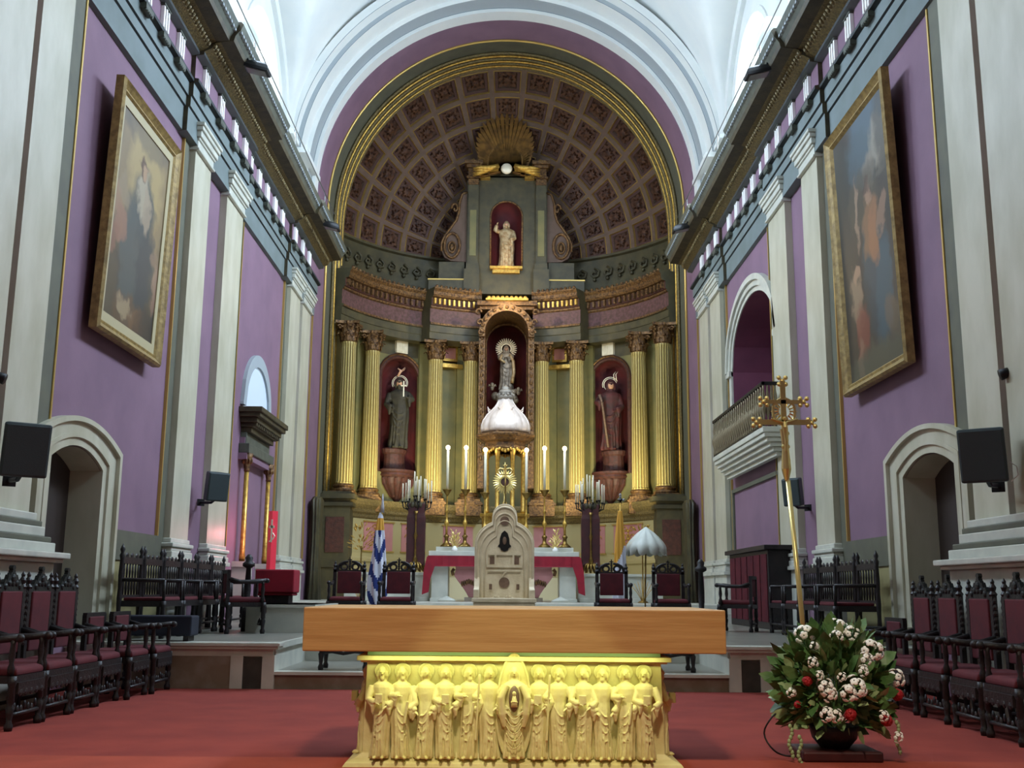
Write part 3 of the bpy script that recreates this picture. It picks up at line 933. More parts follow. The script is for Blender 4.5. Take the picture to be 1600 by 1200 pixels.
# entablature of the retable
EL = [(-.75, 8.66, 0), (0, 8.66, 0), (0, 8.86, 1), (.02, 8.88, 0), (.02, 9.08, 1), (.07, 9.10, 4), (.07, 9.16, 4), (.01, 9.18, 2), (.01, 9.60, 4), (.06, 9.63, 4), (.06, 9.68, 3), (.10, 9.70, 3), (.10, 9.92, 4), (.20, 9.94, 4), (.24, 10.0, 4), (.24, 10.1, 4), (.30, 10.18, 4), (.30, 10.22, 0), (-.75, 10.24, 0)]
EM = ['green', 'green', 'friezem', 'redpanel', 'oldgold']
def entab(P, N, dz=0.0, name='trim_13', dent=True):
    g = G(); g.sweep(P, N, [(a, b + dz) for a, b, m in EL], mats=[m for a, b, m in EL])
    o = struct(name, g, EM)
    if dent:
        g = G()
        # dentils along the path
        tot = 0
        for i in range(len(P) - 1):
            p, q = Vector(P[i]), Vector(P[i + 1]); L_ = (q - p).length
            n = (Vector(N[i]) + Vector(N[i + 1])).normalized(); t = (q - p).normalized()
            k = max(1, int(L_ / .12))
            for j in range(k):
                c = p + (q - p) * ((j + .5) / k) + n * .15
                vs = []
                for zz in (9.72 + dz, 9.90 + dz):
                    for (a, b) in ((-.03, -.06), (.03, -.06), (.03, .05), (-.03, .05)):
                        vs.append(tuple(c + t * a + n * b + Vector((0, 0, zz))))
                g.add(vs, [(0, 1, 2, 3), (4, 5, 6, 7), (0, 1, 5, 4), (1, 2, 6, 5), (2, 3, 7, 6), (3, 0, 4, 7)])
        build('dentil_row', g, 'gold' if name in ('trim_15', 'trim_16') else 'oldgold', o)
    # scalloped crest
    g = G()
    for i in range(len(P) - 1):
        p, q = Vector(P[i]), Vector(P[i + 1]); n = (Vector(N[i]) + Vector(N[i + 1])).normalized()
        k = max(1, int((q - p).length / .13))
        for j in range(k):
            c = p + (q - p) * ((j + .5) / k) + n * .28
            g.ell((c.x, c.y, 10.25 + dz), (.055, .04, .05), 6, 4)
    build('crest_row', g, 'oldgold', o, smooth=True)
    return o
P, N = cyl_path(5.0, -1.22, -.50, 18); entab(P, N, .0, 'trim_13')
P, N = cyl_path(5.0, .50, 1.22, 18); entab(P, N, .0, 'trim_14')
P, N = cyl_path(4.45, -.545, -.175, 10); entab(P, N, 0, 'trim_15')
P, N = cyl_path(4.45, .195, .545, 10); entab(P, N, 0, 'trim_16')
# central arch block over the main niche
g = G()
y0 = 31.75; xc = .05
N_ = 24
inner = [(xc - .66, 8.7)] + [(xc - .66 * cos(PI * i / N_), 8.85 + .66 * sin(PI * i / N_)) for i in range(N_ + 1)] + [(xc + .66, 8.7)]
outer = [(xc - .84, 8.7)] + [(xc - .84 * cos(PI * i / N_), 8.85 + .86 * sin(PI * i / N_)) for i in range(N_ + 1)] + [(xc + .84, 8.7)]
for i in range(len(inner) - 1):
    g.prism([inner[i], inner[i + 1], outer[i + 1], outer[i]], y0 - .02, 33.3)
g.box(xc - .84, xc + .84, y0 + .25, 33.0, 9.62, 9.72)
g.box(xc - .92, xc + .92, y0 + .1, 33.0, 9.72, 9.86)
for (dx) in (-.92, .92):
    for q in range(3):
        c = Vector((xc + dx * (.95 - .05 * q), y0 - .04, 9.45 - .32 * q))
        pts = [c + Vector((.10 * cos(w * .7) * (1 - w / 11), 0, .12 * sin(w * .7) * (1 - w / 11))) for w in range(9)]
        g.tube(pts, .035, 6)
for i in range(13):
    a = PI * i / 12
    g.ell((xc - .76 * cos(a), y0 - .03, 8.85 + .77 * sin(a)), (.06, .05, .06), 8, 5)
for dx in (-.75, .75):
    for i in range(17):
        g.ell((xc + dx, y0 + .1, 5.0 + i * .23), (.045, .05, .07), 6, 4)
    g.box(xc + dx - .09, xc + dx + .09, y0 + .12, 33.3, 4.1, 8.75)
struct('trim_17', g, 'oldgold')
g = G()
for i in range(9):
    g.ell((xc - .56 + .14 * i, 31.8, 9.93), (.07, .06, .07), 8, 5)
g.box(xc - .65, xc + .65, 31.7, 32.2, 9.84, 9.90)
struct('trim_18', g, 'gold')

# attic storey with the upper niche
g = G()
YA = 32.35
# base blocks
for (x0, x1, y, z0, z1) in ((-2.4, -1.25, YA - .15, 10.2, 10.62), (1.3, 2.45, YA - .15, 10.2, 10.62), (-1.25, 1.3, YA - .02, 10.2, 10.9), (-1.3, -.82, YA - .25, 10.2, 10.95), (.86, 1.35, YA - .25, 10.2, 10.95),
                            (-2.1, -1.3, YA + .05, 10.62, 11.25), (1.34, 2.15, YA + .05, 10.62, 11.25)):
    g.box(x0, x1, y, y + 1.0, z0, z1)
at = struct('trim_19', g, 'green')
g = G()
for (x0, x1) in ((-2.42, -1.27), (1.32, 2.47)): g.box(x0, x1, YA - .18, YA, 10.6, 10.64)
build('gilt_edge', g, 'goldline', at)
g = G()
NXC, NH, NZB, NZS, NZT = .01, .50, 11.08, 12.75, 13.25
# body with arched hole
g.box(-1.25, NXC - NH, YA, YA + .7, 10.9, 14.1); g.box(NXC + NH, 1.3, YA, YA + .7, 10.9, 14.1); g.box(NXC - NH, NXC + NH, YA, YA + .7, 10.9, NZB)
for i in range(24):
    a, b = -NH + 2 * NH * i / 24, -NH + 2 * NH * (i + 1) / 24
    za, zb = NZS + (NZT - NZS) * math.sqrt(max(0, 1 - (a / NH) ** 2)), NZS + (NZT - NZS) * math.sqrt(max(0, 1 - (b / NH) ** 2))
    g.prism([(NXC + a, za), (NXC + b, zb), (NXC + b, 14.1), (NXC + a, 14.1)], YA, YA + .7)
build('attic_wall', g, 'green', at)
g = G()
g.grid(lambda u, v: (NXC - NH * cos(PI * u), YA + .02 + .55 * sin(PI * u), NZB + (NZS - NZB) * v), 20, 2)
g.grid(lambda u, v: (NXC - NH * cos(PI * u) * cos(PI / 2 * v), YA + .02 + .55 * sin(PI * u) * cos(PI / 2 * v), NZS + (NZT - NZS) * sin(PI / 2 * v)), 20, 8)
build('upper_niche_shell', g, 'purple_dk', at, recalc=False, smooth=True)
g = G()
P = [(NXC - NH, YA, NZB)] + [(NXC - NH * cos(PI * i / 24), YA, NZS + (NZT - NZS) * sin(PI * i / 24)) for i in range(25)] + [(NXC + NH, YA, NZB)]
g.tube(P, .03, 8)
build('niche_bead', g, 'oldgold', at, smooth=True)
g = G(); g.box(-.5, .52, YA - .22, YA + .5, 10.97, 11.06); g.box(-.42, .44, YA - .16, YA, 10.85, 10.97)
build('niche_sill', g, 'gold', at, bevel=.01)
for sx, xx in ((-1, -1.04), (1, 1.10)):
    g = G()
    g.box(xx - .2, xx + .2, YA - .2, YA + .1, 10.95, 11.15); g.box(xx - .16, xx + .16, YA - .14, YA + .1, 11.15, 13.75, 0)
    g.box(xx - .10, xx + .10, YA - .16, YA, 11.4, 12.9, 1)
    build('attic_pilaster', g, ['green', 'olgold'], at)
    g = G()
    g.box(xx - .17, xx + .17, YA - .17, YA + .1, 13.75, 13.95); g.box(xx - .22, xx + .22, YA - .22, YA + .1, 13.95, 14.02)
    g.box(xx - .17, xx + .17, YA - .17, YA + .1, 14.02, 14.3); g.box(xx - .23, xx + .23, YA - .25, YA + .1, 14.3, 14.4); g.box(xx - .29, xx + .29, YA - .32, YA + .1, 14.4, 14.52)
    build('attic_capital', g, 'oldgold', at, bevel=.01)
    g = G(); g.box(min(xx, xx - sx * .5) - .02, max(xx, xx - sx * .5) + .02, YA - .2, YA + .1, 13.95, 14.05)
    build('gilt_string', g, 'gold', at)
    # volute: S-shaped buttress with a cartouche
    g = G(); pts = []
    s_ = sx
    V = [(1.25, 13.55), (1.42, 13.5), (1.5, 13.2), (1.52, 12.9), (1.6, 12.6), (1.78, 12.35), (1.95, 12.1), (2.05, 11.85), (2.05, 11.6), (1.95, 11.4), (1.75, 11.28), (1.25, 11.25)]
    g.prism([(s_ * a + .02, b) for a, b in V], YA + .05, YA + .45)
    build('volute', g, 'mauveb', at, bevel=.02)
    g = G()
    cx = s_ * 1.72 + .02
    g.tube([(cx + .24 * cos(2 * PI * i / 28), YA - .0, 11.78 + .40 * sin(2 * PI * i / 28)) for i in range(28)], .045, 8, closed=True)
    g.tube([(cx + .11 * cos(2 * PI * i / 20), YA - .02, 11.72 + .18 * sin(2 * PI * i / 20)) for i in range(20)], .03, 8, closed=True)
    g.ell((cx, YA, 11.72), (.07, .05, .12), 10, 6)
    pts = [(s_ * 1.62 + s_ * .12 * cos(w * .6) * (1 - w / 14), YA, 13.0 + .2 * sin(w * .6) * (1 - w / 14)) for w in range(12)]
    g.tube(pts, .04, 6)
    g.tube([(s_ * a + .02, YA + .02, b) for a, b in V[:9]], .04, 6)
    build('cartouche', g, 'oldgold', at, smooth=True)

# sunburst above the attic
t = thing('sunburst', (.0, 31.95, 14.15), 'large gilded sunburst with a white disc above the top niche', 'sunburst')
for (nm, mt, n0, r1, y_, wd) in (('long_rays', 'sunray', 0, 2.15, .12, .06), ('short_rays', 'sunray', 1, 1.0, .04, .05)):
    g = G()
    for i in range(41):
        a = math.radians(-12 + 204 * i / 40)
        L_ = r1 * (.75 + .25 * abs(sin(3.1 * i))) * (0.38 + .62 * max(0, sin(a)) ** 2.2 if n0 == 0 else .62 + .38 * max(0, sin(a)) ** 2)
        d = Vector((cos(a), 0, sin(a))); q = Vector((-sin(a), 0, cos(a)))
        vs = [d * .2 - q * .02, d * .2 + q * .02, d * L_ * .9 + q * wd, d * L_, d * L_ * .9 - q * wd]
        g.add([(v.x, y_ - .03, v.z) for v in vs] + [(v.x, y_ + .02, v.z) for v in vs], [(0, 1, 2, 3, 4), (9, 8, 7, 6, 5)] + [(k, (k + 1) % 5, (k + 1) % 5 + 5, k + 5) for k in range(5)])
    build(nm, g, mt, t)
g = G(); g.lathe([(.01, -.03), (.17, -.03), (.18, 0), (.15, .04), (.01, .05)], seg=24)
for i in range(len(g.v)): x, y, z = g.v[i]; g.v[i] = (x, -z - .05, y + .02)
build('disc', g, 'halo', t, smooth=True)
for sx in (-1, 1):
    g = G()
    for k in range(5):
        pts = [(sx * (.25 + .2 * q), -.05 - .05 * k, .02 * k + .06 * math.sin(q + k) - .05 * q) for q in range(5)]
        g.tube(pts, [.07, .09, .08, .06, .02], 7)
    build('cloud_wing', g, 'gold', t, smooth=True)
g = G(); g.prism([(-1.0, 14.05), (1.05, 14.05), (.62, 14.9), (.1, 15.9), (-.1, 15.9), (-.62, 14.9)], 32.35, 32.6)
struct('trim_20', g, 'green')

# ================================================================ FIGURES
def cat_curve(p0, p1, drop, n=8, out=0.0):
    p0, p1 = Vector(p0), Vector(p1)
    P = []
    for i in range(n + 1):
        t = i / n; k = 4 * t * (1 - t)
        P.append(p0.lerp(p1, t) + Vector((0, -out * k, -drop * k)))
    return P


def hand(g, c, d, s, up=(0, 0, 1), curl=.3):
    """small hand: palm, four fingers, thumb; d = pointing direction"""
    c = Vector(c); d = Vector(d).normalized(); u = Vector(up); w = d.cross(u).normalized(); u = w.cross(d)
    g.ell(tuple(c + d * s * .4), (s * .42, s * .3, s * .5), 8, 6, R=Matrix((w, u, d)).transposed())
    for i, L_ in enumerate((.62, .75, .7, .52)):
        b = c + d * s * .75 + w * s * (.28 - .19 * i)
        g.tube([b, b + d * s * L_ * .5 - u * s * curl * .15, b + d * s * L_ * (1 - curl * .3) - u * s * curl * .6], [s * .11, s * .1, s * .075], 6)
    b = c + d * s * .2 + w * s * .38
    g.tube([b, b + d * s * .35 + w * s * .18, b + d * s * .6 + w * s * .12], [s * .12, s * .11, s * .08], 6)


def robed(h, seed=0, pose='book', beard=False, veil=False, lean=0.0, halo=False, wide=1.0, turn=0.0, hw=1.0):
    """standing robed figure facing -y, feet on z=0; returns mesh collector of body"""
    rnd = random.Random(seed)
    g = G()
    ph = rnd.random() * 6; nf = rnd.choice((7, 8, 9)); k3 = rnd.random() * 2 - 1
    prof = [(0, .128, .10), (.04, .132, .105), (.15, .120, .095), (.3, .118, .095), (.45, .126, .098), (.55, .122, .092), (.62, .118, .086), (.70, .132, .088), (.765, .136, .082), (.80, .122, .070), (.822, .080, .055), (.84, .044, .042), (.87, .038, .038)]
    rs = []
    for z, rx, ry in prof:
        a = max(.015, .13 * (1 - z / .78))
        if z > .8: a = 0
        ring = []
        for j in range(40):
            th = 2 * PI * j / 40
            f = 1 + a * sin(nf * th + ph + k3 * 2 * z) + .4 * a * sin(2.3 * nf * th + ph * 2)
            sway = lean * sin(z * PI) * .05
            ring.append((h * (rx * wide * f * cos(th) + sway), h * ry * f * sin(th), h * z))
        rs.append(ring)
    g.rings(rs)
    # head
    hc = Vector((h * .0 + h * lean * .02, -h * .012, h * .918))
    Rm = Matrix.Rotation(turn, 3, 'Z')
    g.ell(tuple(hc), (h * .044, h * .053, h * .064), 16, 12, R=Rm)
    def hp(x, y, z): return tuple(hc + Rm @ Vector((h * x, h * y, h * z)))
    g.tube([hp(0, -.048, .012), hp(0, -.066, -.010)], [h * .006, h * .011], 6)
    g.tube([hp(-.028, -.044, .016), hp(0, -.052, .02), hp(.028, -.044, .016)], h * .007, 6)
    g.ell(hp(0, -.050, -.028), (h * .014, h * .007, h * .004), 6, 4)
    for s_ in (-1, 1):
        g.ell(hp(s_ * .017, -.047, .004), (h * .007, h * .005, h * .005), 6, 4)
        g.ell(hp(s_ * .044, 0, -.002), (h * .006, h * .011, h * .016), 6, 4)
    # hair / veil
    g.ell(hp(0, .012, .012), (h * .053 * hw, h * .055, h * .066), 14, 10, R=Rm)
    for s_ in (-1, 1):
        g.tube([hp(s_ * .045, -.004, .02), hp(s_ * .052, .0, -.03), hp(s_ * .05, .012, -.075 - (.09 if veil else 0))], [h * .016, h * .02, h * .014], 8)
    if beard:
        g.ell(hp(0, -.036, -.052), (h * .028, h * .022, h * .034), 8, 6)
    # arms
    poses = {
        'book': ((-.03, -.135, .60), (.07, -.13, .56)),
        'pray': ((-.012, -.135, .70), (.012, -.135, .70)),
        'staff': ((-.13, -.13, .66), (.06, -.12, .55)),
        'cross': ((.13, -.12, .70), (-.07, -.12, .56)),
        'raise': ((-.17, -.09, .90), (.07, -.12, .58)),
        'low': ((-.08, -.11, .50), (.09, -.11, .50)),
        'chest': ((-.03, -.12, .68), (.06, -.12, .52)),
    }[pose]
    for s_, hnd in ((-1, poses[0]), (1, poses[1])):
        if pose == 'cross': s_ = -s_
        sh = Vector((s_ * .118 * wide, 0, .775)); hd = Vector(hnd)
        mid = (sh + hd) / 2 + Vector((s_ * .065, .0, -.055))
        g.tube([sh * h, (sh * .5 + mid * .5) * h, mid * h, (mid * .35 + hd * .65) * h, (hd * .85 + mid * .15) * h], [h * .040, h * .044, h * .042, h * .040, h * .030], 10)
        # hanging sleeve
        e = mid * .4 + hd * .6
        g.tube([mid * h, (e + Vector((0, 0, -.05))) * h, (e + Vector((s_ * .01, 0, -.12))) * h], [h * .038, h * .034, h * .012], 8)
        dd = (hd - mid).normalized()
        hand(g, (hd - dd * .01) * h, dd, h * .042)
    # mantle folds
    sd = 1 if seed % 2 else -1
    for i in range(4):
        w = (.10 - .012 * i) * wide
        g.tube([q * h for q in cat_curve((-w, -.075, .56 - .07 * i + .05 * sd), (w, -.075, .56 - .07 * i - .05 * sd), .09 + .02 * i, 8, .03)], [h * r for r in (.002, .004, .0055, .0065, .0065, .0065, .0055, .004, .002)], 6)
    for i in range(5):
        x = (-.09 + .045 * i) * wide
        g.tube([(x * h, -h * (.10 - x * x * 4), h * .02), ((x * .9 + .01 * sin(i + seed)) * h, -h * (.105 - x * x * 4), h * .2), (x * .8 * h, -h * .095, h * .36)], [h * .011, h * .009, h * .004], 6)
    # feet
    for s_ in (-1, 1):
        g.ell((s_ * h * .045, -h * .125, h * .014), (h * .022, h * .045, h * .017), 8, 6)
    return g, hc, Rm


def finish_fig(o, vox):
    r = o.modifiers.new('merge', 'REMESH'); r.mode = 'VOXEL'; r.voxel_size = vox; r.use_smooth_shade = True
    return o


# ================================================================ FRONT ALTAR
alt = thing('altar', (.08, 7.30, 0), 'altar with thick honey-coloured wooden top on a carved yellowish stone base of saints', 'altar')
g = G(); g.box(-1.366, 1.366, -.20, 1.1, .728, 1.005)
build('wooden_top', g, 'wood', alt, bevel=.008)
g = G(); g.box(-.97, .97, .02, .95, .695, .725)
build('stone_strip', g, 'glassy', alt)
g = G()
g.box(-1.03, 1.03, -.07, .99, .665, .695); g.box(-1.01, 1.01, -.02, .97, .650, .667)
g.rings([[(-.96 * s_ - (.0), -.02 * 1, z) for s_ in ()] or [(-w, -d, z), (w, -d, z), (w, .9 + d, z), (-w, .9 + d, z)] for (z, w, d) in ((0, 1.10, .10), (.03, 1.08, .09), (.055, 1.02, .02), (.08, .985, .0), (.65, .97, .0))])
build('carved_base', g, 'altar', alt, bevel=.004)
poses = ['book', 'chest', 'low', 'book', 'chest', 'staff', 'book', 'staff', 'book', 'low', 'chest', 'book']
xs = [-.87, -.725, -.585, -.44, -.30, -.155, .155, .30, .445, .585, .72, .86]
for i, x in enumerate(xs):
    g, hc, Rm = robed(.575, 20 + i, poses[i], beard=i in (0, 1, 4, 7, 9, 11), lean=(-1) ** i * .6, wide=.84, turn=(.5 if i < 6 else -.5) * (.3 + .5 * (i % 3) / 2))
    if poses[i] == 'book':
        g.box(-.028, .022, -.092, -.075, .345, .405)
    if poses[i] == 'staff':
        g.tube([(-.09, -.085, .12), (-.07, -.085, .53)], .008, 6)
    if poses[i] == 'chest':
        g.tube([(.02, -.085, .22), (.04, -.09, .36)], .010, 6)
    g.T = Matrix.Identity(4)
    o = finish_fig(build('saint_relief', g, 'altar', alt, smooth=True), .0042)
    o.location = (x, -.035, .055)
    g = G(); g.lathe([(.005, -.004), (.046, -.004), (.050, -.009), (.054, -.004), (.054, .004), (.005, .004)], seg=24)
    g.v = [(a, c, b) for a, b, c in g.v]
    hh = build('halo', g, 'altar', o, smooth=True); hh.location = (hc.x, .022, hc.z + .012)
for sx in (-1, 1):
    g, hc, Rm = robed(.575, 50 + sx, 'book', beard=True)
    g.box(-.035, .035, -.11, -.07, .335, .40)
    o = finish_fig(build('saint_relief', g, 'altar', alt, smooth=True), .0045)
    o.location = (sx * .975, .17, .055); o.rotation_euler[2] = sx * PI / 2
# central figure in a mandorla
g = G()
mand = [(.112 * sin(t) * (1 - .18 * cos(t) * 0), .375 + .335 * -cos(t)) for t in [2 * PI * i / 48 for i in range(48)]]
mand = [(x * (1 - .12 * ((z - .375) / .335)), z) for x, z in mand]
g.prism(mand, -.055, .01)
g.tube([(x, -.055, z) for x, z in mand], .008, 8, closed=True)
o = build('mandorla', g, 'altar', alt, smooth=False)
g, hc, Rm = robed(.58, 77, 'low', veil=True, wide=.92)
for s_ in (-1, 1):
    g.tube([(s_ * .05, -.05, .46), (s_ * .085, -.065, .38), (s_ * .075, -.06, .28), (s_ * .06, -.05, .2)], [.02, .026, .026, .015], 10)
for i in range(5):
    g.tube(cat_curve((-.05, -.075, .30 - .045 * i), (.05, -.075, .30 - .045 * i), .05, 8, .012), .004, 6)
o = finish_fig(build('central_figure', g, 'altar', alt, smooth=True), .004); o.location = (0, -.06, .06)
g = G(); g.ell((0, -.125, .435), (.034, .022, .082), 14, 10)
build('oval_recess', g, 'stone_dk', alt, smooth=True)
g = G(); g.ell((0, -.150, .468), (.013, .01, .016), 8, 6); g.rings([[(w * cos(a * PI / 6), -.150 + .5 * w * sin(a * PI / 6), z) for a in range(12)] for (z, w) in ((.385, .022), (.42, .018), (.455, .010))])
g.tube([(-.02, -.150, .415), (0, -.16, .42), (.02, -.150, .415)], .006, 6)
build('child_relief', g, 'altar', alt, smooth=True)

# ================================================================ STONE THRONE
cat_ = thing('throne', (.02, 16.0, .512), 'pale carved stone throne with a tall arched back behind the altar', 'throne')
out = [(-.44, 0), (-.44, 1.28)] + [(-.44 * cos(a) * 1.0, 1.28 + .36 * sin(a)) for a in [PI / 2 * i / 8 * .72 for i in range(1, 9)]]
out += [(-.185 * cos(a), 1.69 + .185 * sin(a)) for a in [PI / 2 * i / 7 for i in range(8)]]
full = out + [(-x, z) for x, z in reversed(out[:-1])]
g = G(); g.prism(full, .0, .16)
build('backrest', g, 'stone', cat_, bevel=.01)
for k, f in enumerate((.93, .80, .66)):
    g = G()
    P = [(x * f, -.005, .12 + (z - .12) * (1 - (1 - f) * .42)) for x, z in full]
    g.tube(P, .016 - .002 * k, 8)
    build('arched_moulding', g, 'stone', cat_, smooth=True)
for (zc, r) in ((1.62, .068), (.72, .078)):
    g = G(); g.lathe([(.004, -.012), (r, -.012), (r, .012), (.004, .012)], (0, 0, 0), 24)
    g.v = [(x, z - .002, y + zc) for x, y, z in g.v]
    build('round_inlay', g, 'stone_dk', cat_)
g = G()
pts = [(-.10, 1.25), (-.075, 1.28), (-.07, 1.36), (-.045, 1.44), (0, 1.48), (.045, 1.44), (.07, 1.36), (.075, 1.28), (.10, 1.25), (.06, 1.22), (.05, 1.19), (0, 1.17), (-.05, 1.19), (-.06, 1.22)]
g.prism(pts, -.014, .0)
build('bust_inlay', g, 'metal', cat_)
g = G(); g.ell((0, -.012, 1.33), (.032, .012, .06), 10, 6); build('bust_face', g, 'stone_dk', cat_, smooth=True)
g = G()
for (x0, x1, z0, z1) in ((-.26, .26, 1.12, 1.16), (-.26, .26, .94, .97), (-.24, .24, .88, .91)): g.box(x0, x1, -.025, 0, z0, z1)
for x in (-.255, -.13, .13, .255): g.box(x - .015, x + .015, -.025, 0, .97, 1.12)
for x in (-.2, .2): g.box(x - .03, x + .03, -.012, 0, .60, .72)
g.tube([(-.03, -.01, .80), (0, -.015, .86), (.03, -.01, .88)], .014, 6)
for i in range(9): g.ell((-.16 + .04 * i, -.004, .50 + .02 * sin(i * 1.4)), (.024, .012, .024), 6, 4)
build('relief_carving', g, 'stone', cat_)
g = G()
for x in (-.18, .18): g.box(x - .035, x + .035, -.008, 0, .99, 1.09)
for x in (-.2, .2): g.box(x - .022, x + .022, -.018, -.012, .62, .70)
build('dark_inlay', g, 'stone_dk', cat_)
g = G(); g.box(-.44, .44, -.5, .0, 0, .44); g.box(-.46, .46, -.52, .0, .44, .5); g.box(-.5, .5, -.06, .2, 0, .10)
build('seat', g, 'stone', cat_, bevel=.01)
for s_ in (-1, 1):
    g = G(); g.prism([(-.44 + 0, .5), (-.44, .62), (-.1, .66), (0, .8), (0, .5)], s_ * .36, s_ * .44, 'x')
    build('armrest', g, 'stone', cat_, bevel=.01)
g = G(); g.box(-.56, .56, -.02, .4, 0, .22)
pd = build('rear_step', g, 'stone', cat_, bevel=.01)

# ================================================================ CHAIRS
def turned_leg(g, x, y, h, r=.028):
    g.lathe([(r * 1.1, 0), (r * 1.3, .04), (r * .8, .07), (r, .12), (r * 1.3, h * .42), (r * .8, h * .47), (r * 1.2, h * .52), (r, h * .8), (r * 1.3, h * .86), (r * 1.2, h)], (x, y, 0), 8)


def choir_chair(back='tall', name='choir_chair'):
    """faces -y; seat top .47; back at +y"""
    t = thing(name, (0, 0, 0), 'x', 'chair')
    w = .27
    for sx in (-1, 1):
        for y in (-.24, .24):
            g = G(); turned_leg(g, sx * w, y, .42); build('leg', g, 'darkw', t, smooth=True)
    g = G(); g.box(-w, w, -.27, .27, .36, .42); g.box(-w + .02, w - .02, -.285, -.26, .28, .37)
    for i in range(5): g.ell((-.2 + .1 * i, -.28, .29), (.035, .012, .03), 6, 4)
    build('seat_frame', g, 'darkw', t, bevel=.006)
    g = G()
    g.rings([[(x * s_, y * s_, z) for x, y in ((-.25, -.26), (.25, -.26), (.25, .24), (-.25, .24))] for z, s_ in ((.42, 1), (.45, 1.02), (.475, .98), (.49, .85))])
    build('seat', g, 'redv', t, bevel=.01)
    g = G()
    g.tube([(-w, -.24, .12), (w, -.24, .12)], .018, 6)
    for i in range(7): g.ell((-.2 + .066 * i, -.24, .16 + .02 * cos(i * 2)), (.026, .01, .035), 6, 4)
    build('stretcher', g, 'darkw', t, smooth=True)
    g = G(); g.tube([(-w, .24, .12), (w, .24, .12)], .018, 6); build('stretcher', g, 'darkw', t, smooth=True)
    for sx in (-1, 1):
        g = G()
        g.tube([(sx * w, -.26, .72), (sx * w, -.1, .70), (sx * w, .1, .70), (sx * w, .24, .74)], [.03, .028, .026, .026], 8)
        g.ell((sx * w, -.27, .715), (.035, .04, .035), 8, 6)
        g.lathe([(.024, 0), (.03, .06), (.018, .1), (.028, .16), (.02, .24), (.026, .28)], (sx * w, -.22, .42), 8)
        build('armrest', g, 'darkw', t, smooth=True)
    z1 = {'tall': 1.10, 'low': .84, 'throne': .93}[back]
    for sx in (-1, 1):
        g = G(); x = sx * (w - .02)
        g.box(x - .028, x + .028, .225, .27, .42, z1)
        if back == 'tall':
            for i in range(9): g.ell((sx * (w + .015), .245, .62 + .055 * i), (.02, .022, .032), 6, 4)
        if back != 'low':
            g.lathe([(.03, 0), (.04, .02), (.022, .045), (.034, .08), (.016, .11), (.02, .13), (.002, .16)], (x, .25, z1), 8)
        build('back_post', g, 'darkw', t)
    g = G(); pw = w - .07
    g.box(-pw, pw, .215, .26, .54, z1 - .02)
    if back == 'tall':
        g.v = [(x * (1.0 if z > .8 else 1.0), y, z) for x, y, z in g.v]
    build('back_panel', g, 'redv', t, bevel=.012)
    g = G()
    if back == 'low':
        g.box(-w, w, .225, .27, z1 - .03, z1 + .02)
    else:
        s = (w - .05) / .22
        z0 = z1 - .03
        sil = [(-.22, 0), (-.225, .06), (-.20, .075), (-.185, .055), (-.165, .09), (-.14, .115), (-.115, .10), (-.10, .125), (-.085, .155), (-.06, .15), (-.045, .17), (-.03, .175), (-.03, .19), (-.018, .195), (-.032, .215), (-.022, .235), (0, .24)]
        sil = sil + [(-x, z) for x, z in reversed(sil[:-1])]
        if back == 'tall':
            g.prism([(x * s, z0 + z) for x, z in sil], .225, .262)
            for i in range(5): g.ell((-.14 * s + .07 * s * i, .222, z0 + .05 + (.03 if i in (1, 2, 3) else 0)), (.028, .014, .03), 8, 5)
            g.ell((0, .22, z0 + .12), (.035, .016, .04), 8, 5)
        else:
            g.box(-w, w, .225, .262, z0, z0 + .035)
            for sx in (-1, 1):
                g.tube([(sx * .095 + .055 * cos(q * PI / 8), .243, z0 + .085 + .05 * sin(q * PI / 8)) for q in range(16)], .018, 6, closed=True)
                g.tube([(sx * .205, .243, z0 + .02), (sx * .20, .243, z0 + .09), (sx * .165, .243, z0 + .13), (sx * .10, .243, z0 + .165), (sx * .03, .243, z0 + .175)], [.02, .024, .024, .022, .02], 6)
            for q in range(4): g.ell((0, .243, z0 + .06 + q * .04), (.022, .02, .026), 6, 4)
            g.box(-.035, .035, .235, .25, z0 + .20, z0 + .215); g.box(-.009, .009, .235, .25, z0 + .17, z0 + .245)
    build('carved_crest', g, 'darkg' if back == 'tall' else 'darkw', t)
    return t


cc = choir_chair('tall'); lowc = choir_chair('low', 'armchair'); thr = choir_chair('throne', 'armchair')
GRP = 'high-backed choir chairs along the walls'
left_y = [(9.12, 'nearest the left picture edge'), (9.74, 'second from left edge'), (10.36, 'before dark doorway'), (10.97, 'last one, beside pale door jamb')]
for k, (y, lab) in enumerate(left_y):
    lb = 'tall carved red velvet choir chair, left row, ' + lab
    if k == 0:
        cc.location = (-4.13, y, 0); cc.rotation_euler[2] = PI / 2; cc['label'] = lb; cc['group'] = GRP
    else: dup(cc, (-4.13, y, 0), PI / 2, lb, GRP)
for y, lab in [(8.62, 'nearest the right picture edge'), (9.27, 'second from right edge'), (10.0, 'before the pier corner'), (10.72, 'before dark doorway'), (11.38, 'last one, beside door jamb')]:
    dup(cc, (4.14, y, 0), -PI / 2, 'tall carved red velvet choir chair, right row, ' + lab, GRP)
GL = 'low armchairs ending the choir rows'
lowc.location = (-4.05, 11.6, 0); lowc.rotation_euler[2] = PI / 2; lowc['label'] = 'low dark armchair with red seat, left side, next after the tall chairs'; lowc['group'] = GL
dup(lowc, (-4.0, 12.23, 0), PI / 2, 'low dark armchair with red seat, left side, farthest one against the platform', GL)
dup(lowc, (4.06, 12.0, 0), -PI / 2, 'low dark armchair with red seat, right side, behind the flowers', GL)
